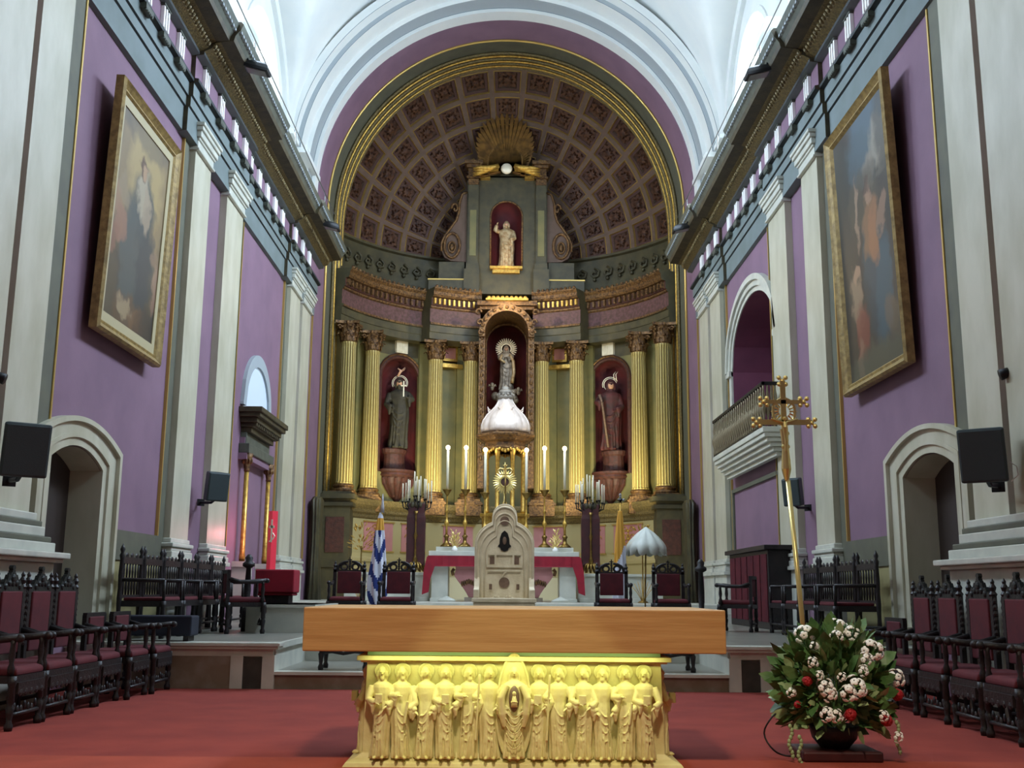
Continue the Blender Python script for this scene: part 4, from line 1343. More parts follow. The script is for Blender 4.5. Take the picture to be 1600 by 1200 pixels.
# armchairs behind the altar
GT = 'carved armchairs facing the nave behind the altar'
thr.location = (-2.62, 18.4, .512); thr['label'] = 'dark carved armchair with red back, left of the striped flag'; thr['group'] = GT
for x, lab in ((-1.78, 'right of the striped flag'), (1.86, 'in front of the yellow and white flag'), (2.83, 'below the white fringed umbrella')):
    dup(thr, (x, 18.4, .512), 0, 'dark carved armchair with red back, ' + lab, GT)
# stools half hidden under the altar top
def stool():
    t = thing('stool', (-1.86, 13.15, .19), 'dark turned-leg stool seen under the left end of the wooden altar top', 'stool', 'stools behind the altar')
    for sx in (-1, 1):
        for y in (-.2, .16):
            g = G(); turned_leg(g, sx * .26, y, .44, .026); build('leg', g, 'darkw', t, smooth=True)
    g = G(); g.tube([(-.26, -.2, .20), (-.13, -.2, .22), (0, -.2, .19), (.13, -.2, .22), (.26, -.2, .20)], [.02, .028, .02, .028, .02], 8)
    for sx in (-1, 1): g.tube([(sx * .26, -.2, .2), (sx * .26, .16, .2)], .02, 6)
    build('stretcher', g, 'darkw', t, smooth=True)
    g = G(); g.box(-.29, .29, -.23, .19, .44, .49); build('seat', g, 'redv', t, bevel=.01)
    return t
st = stool()
dup(st, (1.98, 13.15, .19), 0, 'dark turned-leg stool seen under the right end of the wooden altar top')

# spindle-back stalls on the side platforms
def spindle_chair():
    t = thing('spindle_chair', (0, 0, 0), 'x', 'chair')
    w = .36
    for sx in (-1, 1):
        g = G(); turned_leg(g, sx * w, -.28, .45, .028); build('leg', g, 'darkw', t, smooth=True)
        g = G()
        g.lathe([(.03, 0), (.036, .1), (.026, .3), (.034, .48), (.026, .6), (.034, .75), (.026, .95), (.036, 1.0), (.02, 1.03), (.034, 1.07), (.004, 1.14)], (sx * w, .26, 0), 8)
        build('back_post', g, 'darkw', t, smooth=True)
    for k in range(6):
        g = G(); x = -.26 + .104 * k
        g.lathe([(.011, .5), (.016, .6), (.010, .7), (.015, .8), (.010, .92)], (x, .26, 0), 6)
        build('spindle', g, 'darkw', t, smooth=True)
    g = G(); g.box(-w, w, .24, .28, .90, .98); g.box(-w, w, .24, .28, .70, .73); g.box(-w, w, .245, .275, .48, .52)
    for k in range(3): g.ell((-.18 + .18 * k, .26, 1.0), (.06, .014, .04), 8, 5)
    build('back_rail', g, 'darkw', t)
    g = G(); g.box(-w, w, -.3, .26, .38, .45); build('seat_frame', g, 'darkw', t)
    g = G(); g.box(-w + .03, w - .03, -.28, .22, .45, .49); build('seat', g, 'redv', t, bevel=.012)
    for sx in (-1, 1):
        g = G(); g.tube([(sx * w, -.28, .7), (sx * w, .26, .7)], .022, 6); g.tube([(sx * w, -.28, .45), (sx * w, -.28, .7)], .02, 6)
        build('armrest', g, 'darkw', t, smooth=True)
    for y in (-.28, .26):
        g = G(); g.tube([(-w, y, .14), (w, y, .14)], .016, 6); build('stretcher', g, 'darkw', t, smooth=True)
    return t
sp = spindle_chair()
GS = 'dark spindle-back stalls on the side platforms'
yl = [13.75, 14.58, 15.41, 16.24, 17.07, 17.9]
nm = ['nearest, beside the ochre dado', 'second, against the olive dado band', 'third, before the first pilaster', 'fourth, between the pilasters', 'fifth, before the second pilaster', 'sixth and farthest']
for k, y in enumerate(yl):
    lb = 'dark spindle-back stall with red seat, left platform, ' + nm[k]
    if k == 0: sp.location = (-4.42, y, .512); sp.rotation_euler[2] = PI / 2; sp['label'] = lb; sp['group'] = GS
    else: dup(sp, (-4.42, y, .512), PI / 2, lb, GS)
nm[5] = 'sixth, beside the red cabinet'
for k, y in enumerate([13.95, 14.8, 15.65, 16.5]):
    dup(sp, (4.42, y, .512), -PI / 2, 'dark spindle-back stall with red seat, right platform, ' + nm[k], GS)
dup(lowc, (-3.62, 15.3, .512), PI * .62, 'low dark armchair with red seat standing on the left platform before the marble block', 'armchairs on the platform')
# dark low kneeler bench at the platform corner
t = thing('kneeler', (-4.05, 12.95, .512), 'low bench under a dark blue cloth at the left platform edge', 'bench')
g = G(); g.box(-.42, .42, -.14, .14, .20, .26); g.box(-.4, -.34, -.12, .12, 0, .2); g.box(.34, .4, -.12, .12, 0, .2); build('bench_frame', g, 'darkw', t)
g = G(); g.box(-.44, .44, -.16, .16, .06, .29); build('cloth_cover', g, M('dark_blue_cloth', (26, 30, 44), .9), t, bevel=.02)
t = thing('kneeler', (4.1, 13.1, .512), 'low bench under a dark cloth at the right platform edge by the flowers', 'bench')
g = G(); g.box(-.42, .42, -.14, .14, .14, .2); g.box(-.4, -.34, -.12, .12, 0, .2); g.box(.34, .4, -.12, .12, 0, .2); build('bench_frame', g, 'darkw', t)
g = G(); g.box(-.44, .44, -.16, .16, .05, .22); build('cloth_cover', g, MT['darkg'], t, bevel=.02)

# ================================================================ FLOWERS, PROCESSIONAL CROSS, CABLE
t = thing('draped_stand', (2.30, 7.72, .004), 'low stand covered in dark red cloth under the flowers', 'stand')
g = G(); g.box(-.27, .27, -.2, .2, 0, .07); build('cloth_cover', g, 'maroon', t, bevel=.015)
fl = thing('floral_arrangement', (2.30, 7.72, .0775), 'large arrangement of white flowers, red roses and green leaves on the red stand', 'flowers')
g = G(); g.lathe([(.10, 0), (.15, .06), (.17, .14), (.16, .15), (.13, .13), (.02, .12)], seg=20); build('bowl', g, 'darkg', fl, smooth=True)
rnd = random.Random(5)
def leafy(n, mat, rr, zc, sz):
    g = G()
    for i in range(n):
        th = rnd.random() * 2 * PI; ph = math.acos(1 - 1.75 * rnd.random()); r = rr * (.55 + .45 * rnd.random())
        d = Vector((sin(ph) * cos(th), sin(ph) * sin(th) * .75, cos(ph)))
        c = Vector((0, 0, zc)) + Vector((d.x * r * 1.0, d.y * r, d.z * r * 1.02))
        t2 = d.cross(Vector((rnd.random() - .5, rnd.random() - .5, rnd.random() - .5))).normalized(); dirv = (d + Vector((0, 0, .3)) + t2 * (rnd.random() - .5)).normalized()
        w = dirv.cross(t2).normalized(); L_ = sz * (.6 + .8 * rnd.random()); W = L_ * .27
        nn = dirv.cross(w)
        P = [c, c + dirv * L_ * .3 + w * W, c + dirv * L_ * .7 + w * W * .8 - nn * L_ * .06, c + dirv * L_ - nn * L_ * .16, c + dirv * L_ * .7 - w * W * .8 - nn * L_ * .06, c + dirv * L_ * .3 - w * W, c + dirv * L_ * .5 - nn * L_ * .015]
        g.add([tuple(p) for p in P], [(0, 1, 6), (1, 2, 6), (2, 3, 6), (3, 4, 6), (4, 5, 6), (5, 0, 6)])
    return g
build('foliage', leafy(680, 0, .36, .42, .13), 'leaf', fl, recalc=False)['kind'] = 'stuff'
build('pale_foliage', leafy(300, 0, .38, .38, .10), 'leaf2', fl, recalc=False)['kind'] = 'stuff'
g = G()
for i in range(46):
    th = rnd.random() * 2 * PI; ph = rnd.random() * 1.9
    d = Vector((sin(ph) * cos(th), sin(ph) * sin(th) * .7, cos(ph)))
    g.tube([(0, 0, .12), tuple(Vector((0, 0, .2)) + d * .16), tuple(Vector((0, 0, .38)) + d * (.34 + .08 * rnd.random()))], .004, 5)
build('stems', g, 'leaf', fl)
def bloom(c, r, mat, petals=26, name='flower'):
    g = G(); c = Vector(c)
    for i in range(petals):
        ph = math.acos(1 - 1.5 * (i + .5) / petals); th = i * 2.399
        d = Vector((sin(ph) * cos(th), sin(ph) * sin(th), cos(ph)))
        p = d * r * (.62 + .15 * rnd.random())
        R = d.to_track_quat('Z', 'Y').to_matrix()
        g.ell(tuple(p), (r * .34, r * .30, r * .12), 7, 4, R=R)
    g.ell((0, 0, 0), r * .5, 8, 6)
    if name == 'flower':
        g = G()
        for i in range(9):
            ph = math.acos(1 - 1.25 * (i + .5) / 9); th = i * 2.399
            d = Vector((sin(ph) * cos(th), sin(ph) * sin(th), cos(ph))); R = d.to_track_quat('Z', 'Y').to_matrix()
            c0 = d * r * (.8 + .35 * rnd.random())
            for q in range(5):
                a = 2 * PI * q / 5 + i
                e = R @ Vector((cos(a), sin(a), .35))
                R2 = (R @ Vector((cos(a) * .5, sin(a) * .5, 1))).to_track_quat('Z', 'Y').to_matrix()
                g.ell(tuple(c0 + e * r * .26), (r * .25, r * .22, r * .06), 7, 4, R=R2)
    o = build(name, g, mat, fl, smooth=True, recalc=False); o.location = c
    o.rotation_euler = (math.radians(60 + 20 * rnd.random() - max(0, c.z - .5) * 60), 0, (rnd.random() - .5))
    return o
def fpos(u, v, y=-.28):   # picture-derived offsets in metres in the plane of the arrangement
    return u, y, v
for (x, z, r, y) in ((-.20, .76, .055, -.08), (.045, .80, .055, -.05), (.0, .75, .035, -.16), (.12, .76, .045, -.1), (.22, .66, .062, -.18), (.17, .60, .04, -.22), (.39, .47, .05, -.14), (-.14, .42, .045, -.3), (-.11, .38, .04, -.31), (.06, .42, .06, -.33), (.0, .39, .045, -.33), (-.13, .25, .042, -.3), (-.08, .24, .035, -.31), (.24, .24, .03, -.3), (-.34, .38, .028, -.2), (-.20, .58, .03, -.25), (.35, .10, .028, -.25), (-.17, .68, .028, -.2), (.12, .53, .03, -.3), (-.17, .50, .025, -.29), (-.03, .49, .025, -.32)):
    bloom((x, y - .01, z), r * 1.15, 'petal', 24 if r > .035 else 14)
for (x, z, r, y) in ((.38, .37, .05, -.2), (.02, .25, .048, -.32), (-.24, .46, .042, -.25), (.27, .21, .05, -.28), (-.30, .30, .03, -.2)):
    bloom((x, y, z), r, 'redpet', 30, 'rose')
for k, (x, z) in enumerate(((-.36, .02), (-.30, -.05), (.36, .05))):
    g = G()
    for q in range(9):
        g.ell((x + .012 * sin(q), -.22, z + .14 - .024 * q), (.014, .01, .018), 6, 4)
    build('trailing_bloom', g, 'leaf2', fl, smooth=True)

cr = thing('processional_cross', (2.60, 9.5, .0), 'tall polished gold processional cross on a slender staff behind the flowers', 'cross')
g = G(); g.lathe([(.16, 0), (.15, .03), (.05, .06), (.03, .1)], seg=20); build('foot', g, 'bronze', cr, smooth=True)
g = G(); g.tube([(0.02, 0, .08), (.0, 0, .9), (-.075, 0, 2.1)], [.022, .022, .022], 12); build('staff', g, 'goldpol', cr, smooth=True)
g = G()
bxx, bz = -.085, 2.1
g.tube([(bxx, 0, bz), (bxx, 0, bz + .1), (bxx, 0, bz + .3), (bxx - .01, 0, bz + .46)], [.02, .045, .03, .035], 10)
g.box(bxx - .028, bxx + .018, -.012, .012, bz + .1, bz + .90)
g.box(bxx - .25, bxx + .24, -.012, .012, bz + .50, bz + .545)
g.box(bxx - .17, bxx + .17, -.012, .012, bz + .69, bz + .725)
for (x, z) in ((bxx - .25, bz + .52), (bxx + .245, bz + .52), (bxx - .18, bz + .71), (bxx + .18, bz + .71), (bxx - .005, bz + .90)):
    for dx, dz in ((0, 0), (.03, .03), (-.03, .03), (.03, -.03), (-.03, -.03)):
        g.ell((x + dx, 0, z + dz), (.022, .016, .022), 8, 6)
for i in range(16):
    a = 2 * PI * i / 16
    g.tube([(bxx + .05 * cos(a), 0, bz + .62 + .05 * sin(a)), (bxx + .12 * cos(a), 0, bz + .62 + .12 * sin(a))], [.01, .004], 5)
g.tube([(bxx + .10 * cos(2 * PI * i / 24), 0, bz + .62 + .12 * sin(2 * PI * i / 24)) for i in range(24)], .012, 6, closed=True)
for i in range(6): g.ell((bxx, -.01, bz + .12 + .06 * i), (.03 + .01 * (i % 2), .02, .028), 8, 5)
build('cross_head', g, 'goldpol', cr, smooth=False)
g = G()
cx, cz = bxx - .005, bz + .55
g.ell((cx, -.035, cz - .0), (.016, .018, .022), 10, 8)
g.tube([(cx, -.03, cz - .03), (cx, -.035, cz - .08), (cx + .005, -.03, cz - .14), (cx + .008, -.035, cz - .2), (cx, -.03, cz - .30)], [.016, .026, .022, .018, .010], 8)
for s_ in (-1, 1): g.tube([(cx, -.03, cz - .04), (cx + s_ * .06, -.03, cz - .02), (cx + s_ * .12, -.025, cz + .0)], [.012, .009, .008], 6)
finish_fig(build('corpus', g, 'goldpol', cr, smooth=True), .004)

t = build('cable', (lambda g: (g.tube([(.03 - .17 * sin(q * PI / 16) - .01 * q / 16, .02 * sin(q), .01 + .30 * (1 - cos(q * PI / 16)) / 2) for q in range(17)], .006, 8), g)[1])(G()), 'black', smooth=True)
t.location = (1.96, 7.70, 0.006); tag(t, 'black cable looping up from the red carpet beside the flowers', 'cable')

# ================================================================ SPEAKERS, FLOODLIGHTS, RAILINGS
def speaker(loc, rz, w, d, h, label, tilt=.15, side=1, brk=.5):
    t = thing('loudspeaker', loc, label, 'speaker', 'black wall loudspeakers', rz=rz, rx=0)
    g = G()
    hw = w / 2
    poly = [(-hw, -d / 2), (hw, -d / 2), (hw * .62, d / 2), (-hw * .62, d / 2)]
    rot = Matrix.Rotation(tilt, 4, 'X')
    g.T = rot
    g.prism(poly, -h / 2, h / 2, 'z')
    build('cabinet', g, 'spk', t, bevel=.02)
    g = G(); g.T = rot; g.box(-hw * .9, hw * .9, -d / 2 - .012, -d / 2, -h * .46, h * .46); build('grille', g, 'spk', t, bevel=.01)
    g = G(); g.tube([(0, 0, -h * .48), (0, .1, -h * .55), (0, brk, -h * .5)], .022, 8); g.box(-.06, .06, brk - .02, brk, -h * .62, -h * .38)
    build('bracket', g, 'metal', t)
    return t
speaker((-4.5, 10.0, 2.38), math.radians(35), .42, .34, .50, 'large black loudspeaker on the left pier near the picture edge')
speaker((4.5, 9.93, 2.40), math.radians(-35), .42, .34, .50, 'large black loudspeaker on the right pier near the picture edge')
speaker((-4.62, 17.2, 2.72), math.radians(40), .36, .28, .46, 'small black loudspeaker before the second pilaster on the left wall')
speaker((4.64, 17.1, 2.70), math.radians(-40), .30, .26, .44, 'small black loudspeaker behind the processional cross on the right wall')
for sx, z in ((-1, 3.07), (1, 3.2)):
    t = thing('wall_spotlight', (sx * 4.8, 10.0, z), 'small dark wall spotlight at the %s picture edge above the loudspeaker' % ('left' if sx < 0 else 'right'), 'spotlight', rz=0)
    g = G(); g.tube([(sx * .2, 0, .04), (sx * .06, 0, .02)], .015, 6); build('arm', g, 'metal', t)
    g = G(); g.tube([(sx * .07, 0, .03), (-sx * .06, .02, -.02)], [.04, .055], 12); build('lamp_head', g, 'metal', t, smooth=True)
# coiled white lead of the right loudspeaker
o = build('speaker_lead', (lambda g: (g.tube([(.0, 0, 0), (.06, 0, -.04), (.07, 0, -.12), (.0, 0, -.18)], .006, 6), g)[1])(G()), 'whitetrig', smooth=True)
o.location = (4.66, 9.8, 2.32); tag(o, 'thin white lead hanging off the large right loudspeaker', 'cable')

for (sx, y, s_, lab) in ((-1, 16.05, 1.0, 'nearer one on the left cornice before the window'), (-1, 23.7, .95, 'farther one on the left cornice by the apse arch'), (1, 16.0, 1.0, 'nearer one on the right cornice before the window'), (1, 23.6, .95, 'farther one on the right cornice by the apse arch')):
    t = thing('floodlight', (sx * 4.02, y, 9.36), 'dark floodlight, ' + lab, 'floodlight', 'floodlights on the side cornices')
    t.scale = (s_, s_, s_)
    g = G()
    g.rings([[(x * a, y_ * a, z) for x, y_ in ((-.20, -.13), (.20, -.13), (.20, .13), (-.20, .13))] for z, a in ((-.07, 1), (-.02, 1.02), (.05, .8), (.09, .5))])
    g.T = Matrix.Identity(4)
    o = build('housing', g, 'metal', t, bevel=.01); o.rotation_euler = (0, sx * -.25, 0)
    g = G(); g.box(-.16, .16, -.10, .10, -.08, -.065); o2 = build('glass', g, 'lens', t); o2.rotation_euler = (0, sx * -.25, 0)
    g = G(); g.tube([(0, 0, .06), (sx * .16, 0, .12), (sx * .28, 0, .36)], .02, 6); build('bracket', g, 'metal', t)
for sx in (-1, 1):
    t = thing('cornice_railing', (sx * 4.3, 16, 9.72), 'thin wire railing running along the top of the %s cornice' % ('left' if sx < 0 else 'right'), 'railing', 'cornice railings')
    g = G(); g.tube([(0, -10, .50), (0, 9.6, .62)], .012, 6); build('top_rail', g, 'steel', t, smooth=True)
    for y in (-5, -2.4, .85, 4.55, 8.2):
        g = G(); g.tube([(0, y, .04), (0, y, .53 + y * .005)], .011, 6); build('post', g, 'steel', t, smooth=True)

# ================================================================ PAINTINGS
def paint_mat(name, base, blobs, W, H):
    m = bpy.data.materials.new(name); m.use_nodes = True; nt = m.node_tree; b = nt.nodes['Principled BSDF']
    b.inputs['Roughness'].default_value = .45
    tc = nt.nodes.new('ShaderNodeTexCoord')
    nz = nt.nodes.new('ShaderNodeTexNoise'); nz.inputs['Scale'].default_value = 3.5; nz.inputs['Detail'].default_value = 6
    nt.links.new(tc.outputs['Object'], nz.inputs['Vector'])
    sub = nt.nodes.new('ShaderNodeVectorMath'); sub.operation = 'SUBTRACT'; sub.inputs[1].default_value = (.5, .5, .5)
    nt.links.new(nz.outputs['Color'], sub.inputs[0])
    sc = nt.nodes.new('ShaderNodeVectorMath'); sc.operation = 'SCALE'; sc.inputs['Scale'].default_value = .55
    nt.links.new(sub.outputs[0], sc.inputs[0])
    ad = nt.nodes.new('ShaderNodeVectorMath'); ad.operation = 'ADD'
    nt.links.new(tc.outputs['Object'], ad.inputs[0]); nt.links.new(sc.outputs[0], ad.inputs[1])
    r = nt.nodes.new('ShaderNodeValToRGB'); r.color_ramp.elements[0].position = .3; r.color_ramp.elements[1].position = .7
    r.color_ramp.elements[0].color = lin(tuple(v * .8 for v in base[0])); r.color_ramp.elements[1].color = lin(tuple(v * .62 for v in base[1]))
    n2 = nt.nodes.new('ShaderNodeTexNoise'); n2.inputs['Scale'].default_value = 1.6; n2.inputs['Detail'].default_value = 5
    nt.links.new(tc.outputs['Object'], n2.inputs['Vector']); nt.links.new(n2.outputs[0], r.inputs[0])
    cur = r.outputs[0]
    for (u, v, ru, rv, rot, col, a) in blobs:
        mp = nt.nodes.new('ShaderNodeMapping'); mp.vector_type = 'TEXTURE'
        mp.inputs['Location'].default_value = ((u - .5) * W, 0, (v - .5) * H)
        mp.inputs['Rotation'].default_value = (0, math.radians(rot), 0)
        mp.inputs['Scale'].default_value = (ru * W, 100, rv * H)
        nt.links.new(ad.outputs[0], mp.inputs['Vector'])
        g = nt.nodes.new('ShaderNodeTexGradient'); g.gradient_type = 'SPHERICAL'
        nt.links.new(mp.outputs[0], g.inputs[0])
        rr = nt.nodes.new('ShaderNodeMapRange'); rr.inputs[1].default_value = 0; rr.inputs[2].default_value = .35; rr.inputs[3].default_value = 0; rr.inputs[4].default_value = a
        nt.links.new(g.outputs['Fac'], rr.inputs[0])
        mx = nt.nodes.new('ShaderNodeMix'); mx.data_type = 'RGBA'
        nt.links.new(rr.outputs[0], mx.inputs['Factor']); nt.links.new(cur, mx.inputs['A']); mx.inputs['B'].default_value = lin(tuple(v * .82 for v in col))
        cur = mx.outputs['Result']
    nt.links.new(cur, b.inputs['Base Color'])
    return m


def painting(sx, y0, y1, z0, z1, label, blobs, base, tilt, framecol):
    W, H = y1 - y0, z1 - z0
    # local: canvas in xz plane facing -y
    t = thing('painting', (sx * 4.86, (y0 + y1) / 2, (z0 + z1) / 2), label, 'painting', 'large framed paintings on the side walls')
    t.rotation_euler = (0, 0, 0)
    rz = PI / 2 if sx < 0 else -PI / 2
    t.rotation_euler = (-tilt * 0, 0, rz)
    t.rotation_mode = 'XYZ'
    q = Matrix.Rotation(rz, 4, 'Z') @ Matrix.Rotation(tilt, 4, 'X')
    t.rotation_euler = q.to_euler()
    g = G(); fw = .17
    prof = [(0, 0), (0, -.10), (.03, -.13), (.06, -.10), (.10, -.07), (.13, -.08), (.17, -.03), (.17, 0)]
    def corner(o): return [(-W / 2 + o, -H / 2 + o), (W / 2 - o, -H / 2 + o), (W / 2 - o, H / 2 - o), (-W / 2 + o, H / 2 - o)]
    rings = []
    for k in range(4):
        rings.append([(corner(o)[k][0], d, corner(o)[k][1]) for o, d in prof])
    n = len(prof); vs = [p for r in rings for p in r]; fs = []
    for k in range(4):
        for j in range(n): fs.append((k * n + j, k * n + (j + 1) % n, ((k + 1) % 4) * n + (j + 1) % n, ((k + 1) % 4) * n + j))
    g.add(vs, fs)
    build('frame', g, framecol, t)
    g = G()
    for (x0, x1, z0_, z1_) in ((-W / 2 + .14, W / 2 - .14, -H / 2 + .14, -H / 2 + .27), (-W / 2 + .14, W / 2 - .14, H / 2 - .27, H / 2 - .14), (-W / 2 + .14, -W / 2 + .27, -H / 2 + .27, H / 2 - .27), (W / 2 - .27, W / 2 - .14, -H / 2 + .27, H / 2 - .27)):
        g.box(x0, x1, -.05, -.035, z0_, z1_)
    if sx < 0: build('inner_slip', g, 'slip', t)
    g = G(); g.box(-.05, .05, .02, .18, H / 2 - .4, H / 2 - .3); g.box(-.05, .05, .02, .12, -H / 2 + .3, -H / 2 + .4); g.box(-.03, .03, .02, .04, -H / 2 + .3, H / 2 - .3)
    build('hanger', g, 'metal', t)
    g = G(); g.box(-W / 2 + .15, W / 2 - .15, -.035, -.01, -H / 2 + .15, H / 2 - .15)
    build('canvas', g, paint_mat('painted_canvas', base, blobs, W, H), t)
    g = G(); g.box(-W / 2 + .2, W / 2 - .2, 0, .03, -H / 2 + .2, H / 2 - .2); build('backing', g, 'door', t)
    return t
# u runs left->right as seen facing the canvas
painting(-1, 12.3, 14.65, 4.13, 7.33, 'framed painting of a veiled standing figure with clouds on the left wall', [
    (.55, .70, .62, .42, 0, (176, 150, 106), .75), (.55, .74, .34, .26, 0, (204, 178, 120), .8), (.50, .93, .5, .12, 0, (104, 96, 82), .6),
    (.52, .36, .30, .40, 0, (64, 78, 82), .9), (.62, .30, .16, .36, 8, (52, 66, 72), .85), (.40, .34, .14, .34, -6, (84, 96, 94), .7), (.56, .62, .16, .17, 0, (70, 84, 86), .8),
    (.53, .66, .10, .13, 5, (206, 190, 160), .85), (.60, .60, .07, .12, -12, (188, 168, 140), .8), (.50, .755, .075, .055, 0, (96, 66, 46), .95), (.52, .752, .05, .035, 0, (206, 168, 130), .9),
    (.16, .55, .10, .07, 20, (182, 140, 108), .7), (.24, .46, .10, .08, -25, (176, 126, 102), .7), (.14, .40, .09, .07, 0, (160, 110, 88), .65), (.25, .60, .12, .05, 30, (170, 150, 120), .6),
    (.85, .36, .07, .10, 15, (186, 150, 124), .75), (.88, .26, .09, .06, -20, (172, 132, 108), .7), (.80, .44, .08, .05, 0, (160, 130, 106), .6),
    (.45, .12, .30, .10, 0, (110, 82, 54), .8), (.42, .145, .12, .05, 15, (190, 168, 130), .75), (.62, .12, .14, .07, 0, (128, 92, 60), .7), (.85, .1, .3, .14, 0, (56, 52, 48), .7), (.1, .2, .2, .16, 0, (86, 78, 60), .7)],
    ((98, 86, 62), (78, 72, 56)), math.radians(1.6), 'frameg')
painting(1, 12.5, 14.9, 3.84, 7.66, 'framed painting of a robed figure and a kneeling child on the right wall', [
    (.70, .90, .40, .16, 0, (96, 120, 134), .85), (.52, .80, .36, .12, 10, (84, 104, 112), .8), (.80, .80, .16, .12, 0, (190, 176, 150), .7), (.62, .74, .10, .08, 0, (176, 160, 136), .6), (.92, .84, .2, .22, 0, (70, 68, 58), .75),
    (.16, .74, .22, .24, 0, (52, 54, 44), .9), (.12, .50, .20, .24, 0, (58, 52, 40), .85), (.50, .66, .3, .12, 0, (92, 82, 60), .7),
    (.60, .36, .22, .26, 0, (44, 66, 74), .9), (.70, .30, .16, .22, 10, (56, 92, 106), .8), (.52, .44, .10, .18, -5, (60, 78, 86), .8),
    (.58, .54, .15, .13, 0, (156, 112, 70), .9), (.62, .50, .09, .12, 0, (180, 120, 74), .8), (.58, .665, .06, .05, 0, (188, 148, 116), .9), (.57, .685, .065, .04, 0, (74, 50, 34), .8),
    (.38, .62, .04, .14, 4, (176, 146, 118), .85), (.76, .55, .06, .08, 30, (170, 132, 104), .8),
    (.27, .32, .11, .14, -5, (166, 138, 108), .9), (.30, .42, .055, .04, 0, (190, 150, 118), .9), (.32, .20, .14, .12, 15, (140, 70, 50), .85), (.26, .10, .07, .10, 10, (160, 124, 96), .7),
    (.80, .20, .14, .07, 0, (128, 104, 76), .6), (.85, .15, .12, .06, 0, (96, 84, 60), .7), (.5, .05, .6, .10, 0, (96, 96, 74), .7), (.9, .38, .1, .2, 0, (48, 44, 34), .8)],
    ((78, 66, 48), (58, 52, 42)), math.radians(1.6), 'frameg')

# ================================================================ HIGH ALTAR AND ITS FURNITURE
ha = thing('high_altar', (.02, 26.6, .85), 'white marble high altar with red-draped front and pink sarcophagus body at the back', 'altar')
g = G(); g.box(-1.82, 1.82, -.35, .75, 1.08, 1.20); g.box(-1.78, 1.78, -.32, .7, 1.03, 1.08)
build('table_top', g, 'marble2', ha, bevel=.012)
g = G(); g.box(-1.68, 1.72, .2, .7, 1.2, 1.32); build('gradine', g, 'marble2', ha, bevel=.01)
g = G()
g.rings([[(-w, -d, z), (w, -d, z), (w, .5, z), (-w, .5, z)] for z, w, d in ((.10, .85, .05), (.2, .9, .08), (.35, 1.0, .15), (.5, 1.12, .2), (.62, 1.2, .22), (.78, 1.16, .2), (.95, 1.2, .22))])
build('sarcophagus', g, 'pink', ha, bevel=.01)
for s_ in (-1, 1):
    g = G()
    for k in range(8):
        g.ell((s_ * (.62 + .055 * k), -.20 + .0 * k, .48 - .02 * abs(k - 4)), (.03, .04, .07), 7, 5)
    g.tube([(s_ * .5, -.24, .9), (s_ * 1.22, -.24, .9)], .03, 6)
    g.tube([(s_ * 1.22, -.2, .62), (s_ * 1.25, -.2, .72), (s_ * 1.2, -.2, .78)], .04, 6)
    build('gilt_claws', g, 'oldgold', ha, smooth=True)
g = G(); g.box(-.95, .95, -.14, .4, 0, .10); build('plinth', g, 'brown', ha)
for s_ in (-1, 1):
    g = G(); bx(g, s_, 1.35, 1.75, -.22, .6, 0, 1.03); bx(g, s_, 1.32, 1.78, -.25, .6, 0, .08)
    build('support', g, 'marble2', ha, bevel=.01)
    g = G(); bx(g, s_, 1.82, 3.9, .1, .9, 0, .62); bx(g, s_, 1.82, 3.92, .05, .9, .62, .69); bx(g, s_, 1.85, 3.92, .04, .9, 0, .10)
    build('side_wing', g, 'marble2', ha, bevel=.01)
    g = G(); g.rings([[(s_ * 1.36 + w * cos(q * PI / 10), -.4 + w * .5 * sin(q * PI / 10), z) for q in range(20)] for z, w in ((0, .22), (.05, .2), (.1, .08), (.13, .02))])
    build('step_volute', g, 'marble2', ha, smooth=True)
cl = G()
cl.rings([[(x, y, z) for (y, z) in ((-.37, 1.085), (-.375, .85), (-.385, .83), (-.365, .83), (-.36, 1.08))] for x in [(-1.84 + 3.68 * i / 30) for i in range(31)]])
for i in range(len(cl.v)):
    x, y, z = cl.v[i]; cl.v[i] = (x, y + .012 * sin(x * 23), z)
for s_ in (-1, 1):
    P = [(s_ * 1.66, 1.08), (s_ * 1.64, .9), (s_ * 1.76, .55), (s_ * 1.80, .22), (s_ * 1.96, .16), (s_ * 1.93, .7), (s_ * 1.86, 1.06)]
    cl.prism(P, -.40, -.36)
o = build('altar_cloth', cl, 'redb'); o.location = (.02, 26.6, .85); tag(o, 'bright red cloth hanging over the front edge of the white high altar', 'cloth')

# tabernacle canopy with ribbed dome
tb = thing('tabernacle', (.03, 27.45, 2.172), 'gilded tabernacle canopy with a ribbed silver-white onion dome', 'tabernacle')
g = G(); g.lathe([(.62, 0), (.62, .75), (.68, .78), (.68, .85), (.5, .87)], seg=8, a0=PI / 8); build('base', g, 'gold', tb, bevel=.01)
for k in range(8):
    a = PI / 8 + k * PI / 4
    g = G(); c = (.50 * cos(a), .50 * sin(a), .87)
    g.lathe([(.065, 0), (.07, .05), (.05, .08), (.052, .9), (.045, 1.4), (.06, 1.43), (.06, 1.46), (.085, 1.58), (.085, 1.62)], c, 12)
    build('column', g, 'gold', tb, smooth=True)
g = G(); g.lathe([(.56, 2.47), (.60, 2.50), (.60, 2.56), (.56, 2.58), (.56, 2.66), (.66, 2.70), (.72, 2.76), (.80, 2.80), (.82, 2.84), (.80, 2.86), (.66, 2.90), (.64, 2.93), (.3, 2.93)], seg=8, a0=PI / 8)
build('cornice', g, 'oldgold', tb)
g = G(); g.lathe([(.50, 2.45), (.57, 2.50), (.57, 2.45)], seg=8, a0=PI / 8)
for k in range(8):
    a = k * PI / 4
    for q in range(5): g.ell((.56 * cos(a) + (-.14 + .07 * q) * -sin(a), .56 * sin(a) + (-.14 + .07 * q) * cos(a), 2.44 - .03 * (2 - abs(q - 2)) + .03), (.04, .04, .05), 6, 4)
